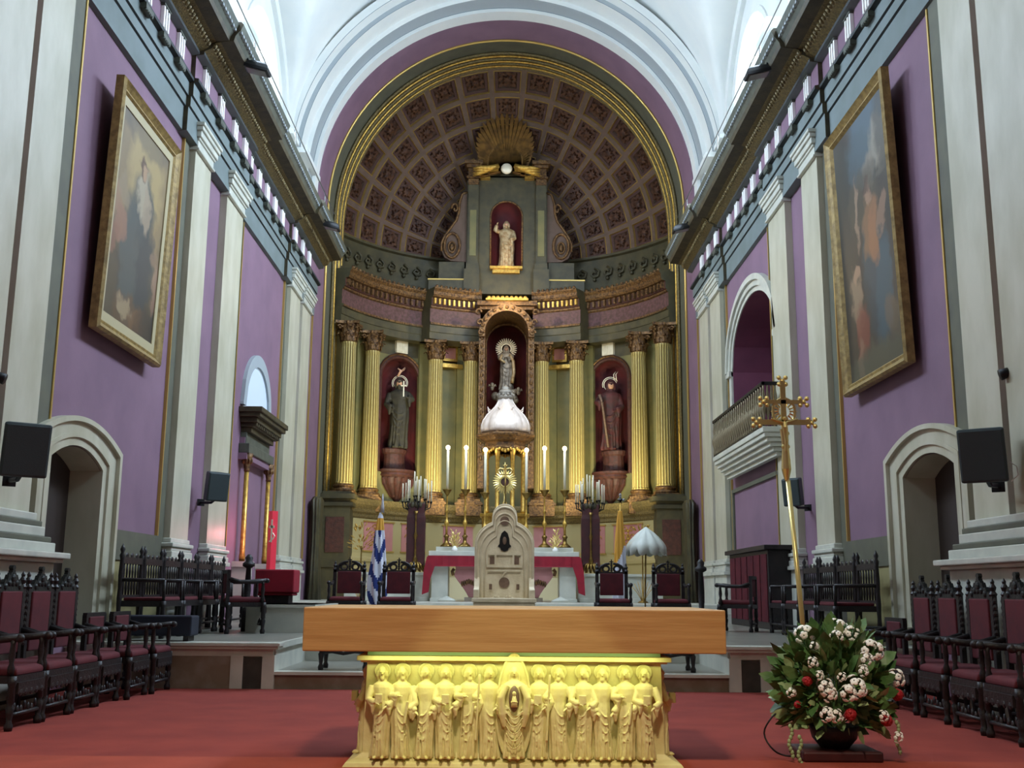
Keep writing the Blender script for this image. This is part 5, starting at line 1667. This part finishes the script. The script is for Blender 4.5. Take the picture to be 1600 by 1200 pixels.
build('fringe', g, 'gold', tb, smooth=True)
g = G()
dp = [(.64, 2.93), (.655, 3.02), (.65, 3.12), (.61, 3.24), (.52, 3.38), (.40, 3.50), (.30, 3.60), (.22, 3.72), (.17, 3.82)]
g.lathe(dp, seg=96, mod=lambda a, z: 1 - .055 * abs(cos(a * 4)) ** 14)
build('dome', g, 'dome', tb, smooth=True)
g = G()
for k in range(8):
    a = PI / 8 + k * PI / 4
    g.tube([(r * 1.0 * cos(a), r * 1.0 * sin(a), z) for r, z in dp], .016, 6)
    g.tube([(.42 * cos(a), .42 * sin(a), 3.5), (.48 * cos(a), .48 * sin(a), 3.53), (.50 * cos(a), .50 * sin(a), 3.60)], [.02, .025, .006], 6)
build('dome_rib', g, 'dome', tb, smooth=True)
g = G(); g.lathe([(.17, 3.80), (.21, 3.86), (.21, 3.90), (.15, 3.94), (.19, 3.98), (.16, 4.06), (.10, 4.09), (.12, 4.12), (.06, 4.16), (.005, 4.20)], seg=20)
for k in range(10):
    a = k * PI / 5; g.ell((.20 * cos(a), .20 * sin(a), 3.93), (.04, .04, .05), 6, 4)
build('lantern', g, 'silver', tb, smooth=True)
mo = thing('monstrance', (.03, 26.95, 3.02), 'golden monstrance with a toothed sun of rays inside the tabernacle', 'monstrance')
g = G(); n = 28; ring = []
for i in range(n * 2):
    a = PI * i / n; r = .31 if i % 2 else .23; ring.append((r * cos(a), r * sin(a)))
hole = [(.11 * cos(PI * i / n), .11 * sin(PI * i / n)) for i in range(n * 2)]
vs = [(x, -.02, z + .78) for x, z in ring] + [(x, -.05, z + .78) for x, z in hole] + [(x, .02, z + .78) for x, z in ring] + [(x, .02, z + .78) for x, z in hole]
m_ = n * 2; fs = []
for i in range(m_):
    j = (i + 1) % m_
    fs += [(i, j, m_ + j, m_ + i), (2 * m_ + j, 2 * m_ + i, 3 * m_ + i, 3 * m_ + j), (i, 2 * m_ + i, 2 * m_ + j, j), (m_ + j, 3 * m_ + j, 3 * m_ + i, m_ + i)]
g.add(vs, fs); g.tube([(.13 * cos(2 * PI * i / 24), -.04, .78 + .13 * sin(2 * PI * i / 24)) for i in range(24)], .022, 6, closed=True)
build('sun_rays', g, 'goldpol', mo)
g = G(); g.lathe([(.16, 0), (.14, .04), (.04, .1), (.03, .2), (.06, .25), (.03, .3), (.025, .5)], seg=16); build('stem', g, 'goldpol', mo, smooth=True)
g = G(); g.ell((0, .0, .78), (.10, .012, .10), 16, 8); build('glass_case', g, 'redpanel', mo, smooth=True)
g = G()
for s_ in (-1, 1): g.tube([(s_ * .02, 0, 1.1), (s_ * .12, 0, 1.13), (s_ * .18, 0, 1.08), (s_ * .14, 0, 1.04)], .022, 6)
g.tube([(0, 0, 1.05), (0, 0, 1.28)], .015, 6); g.tube([(-.05, 0, 1.2), (.05, 0, 1.2)], .012, 6)
build('crown', g, 'goldpol', mo, smooth=True)
ac = thing('altar_crucifix', (.04, 26.42, 2.052), 'slim dark altar crucifix standing in front of the monstrance', 'crucifix')
g = G(); g.lathe([(.12, 0), (.10, .05), (.025, .1), (.02, .5), (.04, .6), (.018, .7), (.016, 1.0)], seg=14); build('stem', g, 'bronze', ac, smooth=True)
g = G(); g.tube([(0, 0, 1.0), (0, 0, 2.12)], .018, 6); g.tube([(-.13, 0, 1.88), (.13, 0, 1.88)], .016, 6)
build('cross', g, 'bronze', ac, smooth=True)

# six big candlesticks with candles
cs = thing('candlestick', (0, 0, 0), 'x', 'candlestick')
g = G(); g.lathe([(.15, 0), (.155, .03), (.11, .07), (.05, .12), (.045, .22), (.075, .27), (.03, .32)], seg=3 * 4); build('foot', g, 'bronze', cs, smooth=True)
g = G(); g.lathe([(.03, .3), (.026, .5), (.055, .56), (.06, .60), (.05, .64), (.024, .68), (.022, .84), (.045, .88), (.022, .93), (.02, 1.28), (.03, 1.30)], seg=12); build('stem', g, 'gold', cs, smooth=True)
g = G(); g.lathe([(.03, 1.28), (.06, 1.33), (.115, 1.42), (.125, 1.44), (.11, 1.44), (.04, 1.42)], seg=16); build('drip_pan', g, 'bronze', cs, smooth=True)
cn = thing('candle', (0, 0, 0), 'x', 'candle')
g = G(); g.lathe([(.034, 0), (.034, .98), (.02, 1.0)], seg=12); build('wax', g, 'candle', cn, smooth=True)
g = G(); g.ell((0, 0, 1.055), (.055, .055, .06), 12, 8); build('bulb', g, 'flame', cn, smooth=True)
pos = ['leftmost of the six', 'second from the left', 'just left of the tabernacle', 'just right of the tabernacle', 'second from the right', 'rightmost of the six']
for k, x in enumerate((-1.42, -.96, -.46, .56, 1.03, 1.54)):
    z = 2.172 if abs(x) > .8 else 2.052; yy = 27.05 if abs(x) > .8 else 26.52
    loc = (x, yy, z); lc = (x, yy, z + 1.445)
    la, lb = 'tall brass altar candlestick, ' + pos[k], 'tall lit candle on the high altar, ' + pos[k]
    G1, G2 = 'six altar candlesticks', 'six lit altar candles'
    if k == 0:
        cs.location = loc; cs['label'] = la; cs['group'] = G1; cn.location = lc; cn['label'] = lb; cn['group'] = G2
    else:
        dup(cs, loc, 0, la, G1); dup(cn, lc, 0, lb, G2)
    lamp('candle_light', 'POINT', (x, 26.85, z + 2.5), 3.0, (1, .85, .55), .05)
# gilded bouquets between the candlesticks
def bouquet(seed, n=34, w=.17, h=.46, mat='goldpol', name='spray', par=None, z0=.08):
    r = random.Random(seed); g = G()
    for i in range(n):
        x = (r.random() - .5) * 2; zz = r.random()
        p = Vector((x * w * (1 - .5 * zz), (r.random() - .5) * .1, z0 + h * zz))
        d = Vector((x, (r.random() - .5), zz + .2)).normalized()
        g.ell(tuple(p), (.018, .012, .055), 6, 5, R=d.to_track_quat('Z', 'Y').to_matrix())
    for i in range(8):
        x = -1 + 2 * i / 7
        g.tube([(0, 0, 0), (x * w * .4, 0, h * .4), (x * w * .8, 0, h * (.95 - .3 * abs(x)))], .008, 5)
    return build(name, g, mat, par, smooth=True, recalc=False)
for k, (x, lab) in enumerate(((-1.19, 'left side of the high altar'), (1.28, 'right side of the high altar'))):
    t = thing('gilded_bouquet', (x, 26.62, 2.052), 'gilded metal bouquet between candlesticks, ' + lab, 'bouquet', 'gilded altar bouquets')
    bouquet(60 + k, par=t)
    g = G(); g.lathe([(.06, 0), (.075, .05), (.05, .1), (.03, .13)], seg=12); build('vase', g, 'whitetrig', t, smooth=True)
t = thing('gilded_bouquet', (-3.42, 26.2, .85), 'gilded leafy bouquet on a thin standing pole, left of the striped flag', 'bouquet')
g = G(); g.lathe([(.14, 0), (.1, .04), (.018, .07), (.016, 1.2), (.04, 1.25), (.02, 1.3)], seg=12); build('pole', g, 'bronze', t, smooth=True)
bouquet(70, 60, .36, .62, 'gold', 'spray', t, 1.22)

# candelabra with crowds of candles
def candelabrum(x, lab):
    t = thing('candelabrum', (x, 26.95, 1.54), 'tall dark lacquered candelabrum with many white candles, ' + lab, 'candelabrum', 'many-armed candelabra flanking the high altar')
    g = G()
    g.rings([[(w * a, d * b, z) for a, b in ((-1, -1), (1, -1), (1, 1), (-1, 1))] for z, w, d in ((.12, .17, .12), (.2, .235, .14), (.3, .225, .13), (1.35, .23, .13), (1.45, .20, .12), (1.7, .22, .12))])
    build('pedestal', g, 'maroon', t, bevel=.01)
    g = G(); g.lathe([(.03, .2), (.06, .3), (.03, .4), (.02, .8), (.05, .9), (.02, 1.0), (.02, 1.4), (.06, 1.5)], (0, -.15, 0), 12); build('stem', g, 'bronze', t, smooth=True)
    g = G()
    for k in range(16):
        a = 2 * PI * k / 16
        g.tube([(.05 * cos(a), -.05 + .05 * sin(a), .28), (.18 * cos(a), -.05 + .13 * sin(a), .2), (.27 * cos(a), -.05 + .16 * sin(a), .06), (.30 * cos(a), -.05 + .17 * sin(a), .02)], [.03, .035, .03, .012], 6)
    build('leafy_foot', g, 'bronze', t, smooth=True)
    spots = []
    for tier, (n, r, z) in enumerate(((8, .36, 1.75), (6, .24, 1.82), (3, .09, 1.9))):
        for k in range(n):
            a = 2 * PI * (k + .5 * tier + .2) / n
            spots.append((r * cos(a), r * .5 * sin(a), z))
    for sx_, sy_, sz_ in spots:
        g = G()
        g.tube([(0, 0, 1.55), (sx_ * .5, sy_ * .5, 1.52), (sx_ * .95, sy_, 1.60), (sx_, sy_, sz_ - .03)], .014, 6)
        g.lathe([(.01, -.05), (.035, -.01), (.036, 0), (.01, .0)], (sx_, sy_, sz_), 8)
        build('arm', g, 'metal', t, smooth=True)
    g = G()
    for k in range(12):
        a = 2 * PI * k / 12; g.ell((.2 * cos(a), .12 * sin(a), 1.66), (.06, .05, .08), 7, 5)
    build('crown_leaves', g, 'cornice', t, smooth=True)
    return t, [(x + a, 26.95 + b, 1.54 + c) for a, b, c in spots]
c1 = thing('thin_candle', (0, 0, 0), 'x', 'candle')
g = G(); g.lathe([(.017, 0), (.017, .52), (.012, .53)], seg=8); build('wax', g, 'candle', c1, smooth=True)
g = G(); g.tube([(0, 0, .53), (0, 0, .55)], .003, 5); build('wick', g, 'black', c1)
first = True
for x, lab in ((-2.17, 'left of the high altar'), (2.17, 'right of the high altar')):
    t, sp_ = candelabrum(x, lab)
    gr = 'thin white candles crowding the %s candelabrum' % ('left' if x < 0 else 'right')
    lb = 'thin unlit white candle among those crowding the candelabrum ' + lab
    for (a, b, c) in sp_:
        if first: c1.location = (a, b, c); c1['label'] = lb; c1['group'] = gr; first = False
        else:
            q = dup(c1, (a, b, c), 0, lb, gr)
            q.scale = (1, 1, .85 + .45 * max(0, 1 - abs(a - x) / .36) * random.random())

# flags
def flag(x, label, kind):
    t = thing('flag', (x, 19.6, .512), label, 'flag')
    H = 2.32
    g = G(); g.lathe([(.15, 0), (.14, .03), (.03, .06)], seg=16); build('foot', g, 'bronze', t, smooth=True)
    g = G(); g.tube([(-.04, 0, .04), (.04, 0, H - .12)], .014, 8); build('pole', g, 'gold', t, smooth=True)
    g = G()
    if kind == 'w':
        g.rings([[(.04 + r * cos(a * PI / 6), r * sin(a * PI / 6), z) for a in range(12)] for z, r in ((H - .34, .035), (H - .22, .028), (H - .1, .016), (H, .004))])
    else:
        g.box(.02, .06, -.01, .01, H - .14, H + .02); g.box(-.01, .09, -.01, .01, H - .09, H - .05)
        g.ell((.04, 0, H + .02), .025, 8, 6); g.ell((.095, 0, H - .07), .022, 8, 6)
    build('finial', g, 'halo' if kind == 'w' else 'goldpol', t, smooth=True)
    prof = [(1.98, .02), (1.88, .045), (1.7, .07), (1.5, .09), (1.3, .105), (1.1, .125), (.9, .145), (.7, .16), (.5, .15), (.32, .11)] if kind == 'w' else [(2.05, .03), (1.9, .05), (1.7, .065), (1.5, .08), (1.3, .09), (1.1, .10), (.9, .11), (.7, .12), (.5, .12), (.35, .1)]
    fine = []
    for i in range(len(prof) - 1):
        for k in range(5):
            f = k / 5; fine.append((prof[i][0] * (1 - f) + prof[i + 1][0] * f, prof[i][1] * (1 - f) + prof[i + 1][1] * f))
    fine.append(prof[-1]); NS = 72; rs = []
    for z, r in fine:
        rs.append([(.035 * (z / 2.1) - (0.02 if kind == 'w' else 0) + r * (1 + .16 * sin(7 * a + z * 3) + .08 * sin(13 * a)) * cos(a), r * .7 * (1 + .16 * sin(7 * a + z * 3)) * sin(a), z) for a in [2 * PI * j / NS for j in range(NS)]])
    zt = prof[0][0]
    def mf(i, j):
        z = zt - i * (zt - prof[-1][0]); u = j
        if kind == 'w':
            if z > 1.58: return 2 if z < 1.8 else 0
            v = (z * 2.3 + 1.5 * abs(((u + .25) % 1) - .5) * 2.2)
            return 1 if (v % 1) < .46 else 0
        return 2 if (z > 1.25 + .2 * cos(2 * PI * u)) else 0
    g.rings(rs, mf)
    build('cloth', g, ['flagw', 'flagb', 'flagy'], t, smooth=True)
flag(-2.24, 'furled blue and white striped flag with golden sun patch on a pole', 'w')
flag(2.09, 'furled yellow and white flag on a gilt pole topped by a cross', 'v')

# processional umbrella
t = thing('umbrella', (2.60, 19.7, .512), 'half-open white scalloped processional umbrella on a pole', 'umbrella')
g = G(); g.tube([(-.04, 0, 0), (0, 0, 1.7)], .014, 8); g.lathe([(.14, 0), (.1, .04), (.02, .06)], (-.04, 0, 0), 12); build('pole', g, 'bronze', t, smooth=True)
g = G(); NS = 60; rs = []
for z, r in ((1.76, .01), (1.72, .06), (1.66, .14), (1.58, .22), (1.50, .29), (1.44, .33), (1.40, .345)):
    rs.append([(r * (1 + .05 * cos(10 * a) * (r > .1)) * cos(a), r * (1 + .05 * cos(10 * a)) * sin(a), z) for a in [2 * PI * j / NS for j in range(NS)]])
rs.append([(.35 * (1 + .07 * cos(10 * a)) * cos(a), .35 * (1 + .07 * cos(10 * a)) * sin(a), 1.36 - .12 * abs(cos(5 * a)) ** .6) for a in [2 * PI * j / NS for j in range(NS)]])
g.rings(rs, 0, False)
o = build('canopy', g, 'umbw', t, smooth=True, recalc=False); sm = o.modifiers.new('thick', 'SOLIDIFY'); sm.thickness = .008
# red and white flowers behind the umbrella
t = thing('gilded_bouquet', (3.38, 26.3, .85), 'gilded leafy bouquet on a thin pole rising behind the white umbrella', 'bouquet')
g = G(); g.lathe([(.14, 0), (.1, .04), (.018, .07), (.016, 1.2), (.04, 1.25), (.02, 1.3)], seg=12); build('pole', g, 'bronze', t, smooth=True)
bouquet(71, 60, .36, .62, 'gold', 'spray', t, 1.22)
# dark curtains in the corners beside the apse
for sx in (-1, 1):
    g = G()
    rs = []
    for z, k in ((.85, 1), (1.6, .8), (2.4, .7), (3.0, .8), (3.35, .9), (3.45, .6)):
        rs.append([(sx * (4.80 + .16 * k * cos(a) * (1 + .12 * sin(9 * a))), 27.8 + .45 * k * sin(a) * (1 + .1 * sin(9 * a)), z) for a in [2 * PI * j / 36 for j in range(36)]])
    g.rings(rs)
    o = build('curtain', g, 'green', smooth=True); tag(o, 'dark green curtain bundled in the corner by the %s apse jamb' % ('left' if sx < 0 else 'right'), 'curtain')

# ================================================================ STATUES
def statue(loc, h, seed, pose, label, mat, rz=0, lean=.4, beard=False, veil=False, wide=1.05, ext=None, hmat='halo'):
    t = thing('statue', loc, label, 'statue', rz=rz)
    g, hc, Rm = robed(h, seed, pose, beard=beard, lean=lean, veil=veil, wide=wide)
    finish_fig(build('figure', g, mat, t, smooth=True), h * .009)
    g = G(); g.ell((hc.x, hc.y - h * .006, hc.z - h * .004), (h * .044, h * .053, h * .058), 14, 10)
    g.tube([(hc.x, hc.y - h * .05, hc.z), (hc.x, hc.y - h * .07, hc.z - h * .015)], [h * .006, h * .011], 6)
    build('face', g, 'skin', t, smooth=True)
    return t, hc
pc, n, tt, hw = nic[1]
V, hc = statue((.03, 33.25, 7.32), 1.46, 3, 'pray', 'Madonna statue in silvery robe with radiant halo in the central niche', 'silver', veil=True, wide=1.15)
g = G()
for i in range(21):
    a = math.radians(-35 + 250 * i / 20)
    c = Vector((hc.x, .08, hc.z + .02)); d = Vector((cos(a), 0, sin(a)))
    rs = [[tuple(c + d * r + Vector((-sin(a), 0, cos(a))) * w * q + Vector((0, .01 * p, 0))) for q, p in ((-1, 0), (0, -1), (1, 0), (0, 1))] for r, w in ((.15, .010), (.24, .020), (.33, .014), (.345, .004))]
    g.rings(rs)
g.tube([(hc.x + .15 * cos(math.radians(-40 + 260 * i / 24)), .08, hc.z + .02 + .15 * sin(math.radians(-40 + 260 * i / 24))) for i in range(25)], .014, 6)
build('rayed_halo', g, 'halo', V)
g = G(); r_ = random.Random(3)
for i in range(26):
    g.ell(((r_.random() - .5) * .7, (r_.random() - .6) * .35, -.02 - r_.random() * .5), .08 + .06 * r_.random(), 9, 6)
finish_fig(build('cloud', g, 'silver', V, smooth=True), .02)
for (x, z) in ((-.1, -.22), (.1, -.25), (.0, -.45), (-.42, .12), (.40, -.02)):
    g = G(); g.ell((x, -.28, z), (.06, .06, .075), 10, 8); g.tube([(x - .04, -.24, z - .06), (x - .10, -.24, z + .01), (x - .13, -.23, z - .05)], [.03, .03, .01], 6); g.tube([(x + .04, -.24, z - .06), (x + .10, -.24, z + .01), (x + .13, -.23, z - .05)], [.03, .03, .01], 6); g.ell((x, -.27, z - .11), (.06, .05, .07), 8, 6)
    build('cherub', g, 'silver', V, smooth=True)
g = G()
g.tube([(-.12, -.17, 1.1), (-.18, -.2, .95), (-.02, -.22, .85)], [.04, .05, .03], 8)
g.tube([(.12, -.17, 1.12), (.24, -.16, .9), (.26, -.14, .55), (.2, -.15, .2)], [.04, .05, .05, .06], 8)
build('mantle_fold', g, 'statw', V, smooth=True)

c0 = nic[0][0]; c2 = nic[2][0]
def niche_plinth(k):
    pc, n, t, hw = nic[k]
    g = G(); g.T = Matrix(((t.x, -n.x, 0, pc.x), (t.y, -n.y, 0, pc.y), (0, 0, 1, 0), (0, 0, 0, 1)))
    g.rings([[(w * cos(a * PI / 8), .18 + w * .7 * sin(a * PI / 8), z) for a in range(16)] for z, w in ((4.62, .42), (4.7, .42), (4.75, .36), (5.15, .34), (5.2, .40), (5.30, .42), (5.34, .38))])
    build('statue_plinth', g, 'redpanel', wall)
niche_plinth(0); niche_plinth(2)
SL, hc = statue((c0.x - .02, c0.y + .12, 5.34), 2.2, 9, 'cross', 'statue of a haloed saint in olive robe raising a small cross, left niche', 'robeg', rz=.0, beard=True)
g = G(); g.box(.17, .20, -.40, -.38, 1.55, 2.03); g.box(.10, .27, -.40, -.38, 1.87, 1.90)
build('small_cross', g, 'halo', SL)
g = G()
for rr in (.20, .24):
    g.tube([(hc.x + rr * cos(math.radians(-30 + 240 * i / 20)), .05, hc.z + .03 + rr * sin(math.radians(-30 + 240 * i / 20))) for i in range(21)], .010, 6)
build('ring_halo', g, 'halo', SL, smooth=True)
g = G(); g.tube([(-.05, 0, 2.25), (.05, -.02, 2.42), (-.05, -.02, 2.5)], [.03, .05, .02], 8); g.tube([(.04, 0, 2.4), (.18, 0, 2.52), (.12, 0, 2.42)], [.03, .03, .01], 6)
build('wing_ornament', g, 'skin', SL, smooth=True)
SR, hc = statue((c2.x + .02, c2.y + .12, 5.34), 2.2, 12, 'staff', 'statue of a haloed saint in dark red robe holding a staff, right niche', 'rober', rz=.0)
g = G(); g.tube([(-.36, -.32, 1.68), (-.28, -.3, 1.45), (-.1, -.3, .05)], [.05, .035, .035], 8); build('staff', g, 'stone_dk', SR, smooth=True)
g = G()
for rr, a0, a1 in ((.20, 20, 250), (.245, 30, 200)):
    g.tube([(hc.x + rr * cos(math.radians(a0 + (a1 - a0) * i / 20)), .05, hc.z + .03 + rr * sin(math.radians(a0 + (a1 - a0) * i / 20))) for i in range(21)], .012, 6)
for dx in (0, .07): g.tube([(hc.x + .12 + dx, .05, hc.z + .18), (hc.x + .10 + dx, .05, hc.z + .36), (hc.x + .17 + dx, .05, hc.z + .46)], [.014, .014, .004], 6)
build('curled_halo', g, 'halo', SR, smooth=True)
ST, hc = statue((.0, 32.62, 11.08), 1.62, 15, 'raise', 'gilded pale statue with one raised hand in the topmost niche', 'statw', beard=True, wide=1.15)
g = G(); g.tube([(.18, -.12, .0), (.14, -.14, .7)], .02, 6); build('staff', g, 'statw', ST, smooth=True)

# ================================================================ RIGHT WALL BALCONY, CABINET
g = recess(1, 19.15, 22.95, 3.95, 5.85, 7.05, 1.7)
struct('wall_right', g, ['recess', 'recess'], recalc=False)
g = G()
a, b, zb, zs, zt = 19.15, 22.95, 3.95, 5.85, 7.05
for (o0, o1, px) in ((0, .10, .03), (.10, .22, .07), (.22, .34, .12)):
    N = 28
    inner = [(a - o0, zs)] + [(a - o0 + (b - a + 2 * o0) * i / N, prof_arch_z(a - o0 + (b - a + 2 * o0) * i / N, a - o0, b + o0, zs, zt + o0)) for i in range(N + 1)] + [(b + o0, zs)]
    outer = [(a - o1, zs)] + [(a - o1 + (b - a + 2 * o1) * i / N, prof_arch_z(a - o1 + (b - a + 2 * o1) * i / N, a - o1, b + o1, zs, zt + o1)) for i in range(N + 1)] + [(b + o1, zs)]
    for i in range(len(inner) - 1):
        g.prism([inner[i], inner[i + 1], outer[i + 1], outer[i]], 4.995, 5.0 - px, 'x')
for y in (a - .14, b): g.box(4.95, 5.0, y, y + .22 - .08 * (y < a), 3.95, zs)
g.box(4.9, 5.0, a - .36, a, zs - .1, zs + .02); g.box(4.9, 5.0, b, b + .36, zs - .1, zs + .02)
struct('trim_21', g, 'marble2')
t = thing('balcony', (4.88, 20.8, 3.78), 'marble balcony with ornate iron railing under the arch on the right wall', 'balcony')
g = G()
for (x, za, zb_) in ((.10, -.30, -.22), (.16, -.22, -.14), (.22, -.14, -.06), (.28, -.06, .02), (.33, .02, .10), (.36, .10, .20)):
    g.box(-x, 0, -2.05 - x * .6, 2.05 + x * .6, za, zb_)
g.box(0, .118, -1.78, 2.2, .02, .18)
build('slab', g, 'marble2', t, bevel=.012)
for y0_, y1_, x0_, x1_ in ((-2.24, 2.24, -.64, -.62), ):
    for k in range(27):
        g = G(); y = y0_ + (y1_ - y0_) * k / 26
        g.lathe([(.018, .2), (.03, .28), (.016, .34), (.045, .5), (.05, .56), (.02, .66), (.03, .76), (.016, .86), (.02, .96)], (-.32, y, 0), 6)
        build('baluster', g, 'balus', t, smooth=True)
    for k in range(3):
        g = G(); g.lathe([(.018, .2), (.03, .28), (.016, .34), (.045, .5), (.05, .56), (.02, .66), (.03, .76), (.016, .86), (.02, .96)], (-.25 + .07 * k, y0_, 0), 6)
        build('baluster', g, 'balus', t, smooth=True)
g = G(); g.box(-.35, -.29, -2.27, 2.27, .94, 1.0); g.box(-.35, 0, -2.27, -2.21, .94, 1.0); g.box(-.34, -.30, -2.26, 2.26, .22, .25)
build('handrail', g, 'metal', t, bevel=.008)
g = G()
for k in range(14):
    y = -2.1 + .32 * k
    g.tube([(-.32, y + .09 * cos(w * .6), .60 + .13 * sin(w * .6)) for w in range(10)], .012, 5)
build('scrollwork', g, 'balus', t, smooth=True)
# frame of the panel below the balcony
g = G()
for y in (19.05, 23.2): g.box(4.96, 5.0, y, y + .12, 1.0, 3.3)
g.box(4.955, 5.0, 19.05, 23.32, 3.22, 3.3)
struct('trim_22', g, 'olive')
t = thing('cabinet', (4.68, 19.75, .512), 'dark wooden cabinet with red curtained front below the balcony', 'cabinet')
g = G(); g.box(-.22, .18, -1.5, 1.6, 0, 1.32); build('body', g, 'darkw', t, bevel=.01)
g = G(); g.box(-.30, .19, -1.58, 1.68, 1.32, 1.40); build('top', g, 'darkw', t, bevel=.01)
for k in range(6):
    g = G(); y = -1.42 + .5 * k
    N = 20
    g.rings([[(-.235 - .012 * sin(5 * 2 * PI * i / N), y + .42 * i / N, z) for i in range(N + 1)] + [(-.21, y + .42, z), (-.21, y, z)] for z in (.12, 1.25)])
    build('curtain_panel', g, 'redv', t)

dup(lowc, (3.72, 17.3, .512), -PI * .62, 'low dark armchair with red seat on the right platform before the red cabinet', 'armchairs on the platform')
# ================================================================ LEFT WALL AEDICULE, AMBO, CANDLE
g = G()
N = 24; ya, yb = 20.25, 22.25
w0 = [(ya, 4.55)] + [(ya + (yb - ya) * i / N, prof_arch_z(ya + (yb - ya) * i / N, ya, yb, 4.6, 5.48)) for i in range(N + 1)] + [(yb, 4.55)]
w1 = [(ya - .22, 4.55)] + [(ya - .22 + (yb - ya + .44) * i / N, prof_arch_z(ya - .22 + (yb - ya + .44) * i / N, ya - .22, yb + .22, 4.6, 5.72)) for i in range(N + 1)] + [(yb + .22, 4.55)]
for i in range(len(w0) - 1): g.prism([w0[i], w0[i + 1], w1[i + 1], w1[i]], -5.0, -4.93, 'x')
o = struct('window_9', g, 'offgrey')
g = G(); g.prism([(y, z) for y, z in w0], -5.0, -4.975, 'x'); build('glass', g, 'nichepane', o)
t = thing('aedicule', (-4.998, 21.2, .512), 'wall shrine with dark bracket cornice and two thin gilt columns on the left wall', 'shrine')
g = G()
for (x, hy, za, zb_) in ((.20, 1.0, 3.52, 3.62), (.25, 1.05, 3.62, 3.70), (.33, 1.12, 3.70, 3.80), (.40, 1.2, 3.80, 3.88), (.44, 1.25, 3.88, 3.98)):
    g.box(0, x, -hy, hy, za, zb_)
for k in range(14): g.box(.24, .31, -1.04 + .155 * k, -.97 + .155 * k, 3.63, 3.70)
build('cornice', g, 'cornice', t, bevel=.01)
g = G(); g.box(0, .10, -1.05, 1.05, 3.42, 2.98 + .1); g.box(0, .16, -1.1, 1.1, 3.0, 3.12)
build('entablature', g, 'purple', t)
g = G(); g.box(0, .20, -1.1, 1.1, 3.12, 3.3); g.box(0, .12, -1.02, 1.02, 3.3, 3.52); build('architrave', g, 'cornice_f', t, bevel=.01)
for y in (-.95, .95):
    g = G(); g.lathe([(.055, 1.1), (.06, 1.2), (.05, 1.25), (.045, 2.78)], (.14, y, 0), 14); build('column', g, 'gold', t, smooth=True)
    g = G(); g.lathe([(.06, 2.78), (.05, 2.82), (.09, 3.02), (.11, 3.12)], (.14, y, 0), 14)
    for q in range(8): g.ell((.14 + .08 * cos(q * PI / 4), y + .08 * sin(q * PI / 4), 2.98), (.03, .03, .06), 6, 4)
    build('capital', g, 'oldgold', t, smooth=True)
    g = G(); g.box(0.0, .3, y - .16, y + .16, 0, 1.1); g.box(0, .33, y - .19, y + .19, 1.0, 1.1); build('pedestal', g, 'marble2', t)
g = G(); g.box(-3.62, -2.68, 15.5, 17.6, .512, .90); g.box(-3.66, -2.64, 15.46, 17.6, .86, .90)
struct('trim_23', g, 'marble2')
t = thing('ambo', (-3.38, 16.3, .90), 'red cloth covered ambo on the white marble block at left', 'ambo')
g = G(); g.box(-.22, .22, -.12, .2, 0, .14); build('foot', g, 'darkw', t, bevel=.01)
g = G(); g.box(-.28, .30, -.18, .28, .16, .50); g.box(-.26, .28, -.16, .26, .12, .16); build('cloth', g, 'redb', t, bevel=.02)
t = thing('candle_pillar', (-3.78, 17.75, .512), 'tall glowing red candle pillar with a gold emblem behind the ambo', 'candle')
g = G(); g.tube([(0, 0, .9), (-.0, 0, 1.86)], .075, 4); build('pillar', g, 'candlered', t)
g = G(); g.lathe([(.16, 0), (.14, .05), (.05, .1), (.04, .85), (.1, .9)], seg=14); build('stand', g, 'bronze', t, smooth=True)
g = G(); g.box(-.012, .012, -.085, -.07, 1.35, 1.72); g.box(-.04, .04, -.085, -.07, 1.58, 1.62); g.tube([(.02, -.08, 1.5), (.05, -.08, 1.45), (.02, -.08, 1.4), (-.03, -.08, 1.36)], .012, 5); build('emblem', g, 'halo', t)
t = thing('panel_screen', (-4.0, 18.75, .512), 'narrow black upright panel beside the glowing red candle', 'panel')
g = G(); g.box(-.07, .07, -.03, .03, .1, 1.86); build('board', g, 'black', t, bevel=.01)
g = G(); g.box(-.14, .14, -.12, .12, 0, .1); build('foot', g, 'darkw', t)
t = thing('newel_post', (-3.72, 15.95, .512), 'dark turned post with urn finial in front of the ambo', 'post')
g = G(); g.lathe([(.07, 0), (.07, .3), (.04, .34), (.05, .6), (.035, .9), (.09, .93), (.09, .97), (.05, 1.0), (.06, 1.05), (.02, 1.1)], seg=14); build('shaft', g, 'darkw', t, smooth=True)

dup(t, (3.02, 16.6, .512), 0, 'dark turned post with urn finial behind the right end of the wooden altar top')
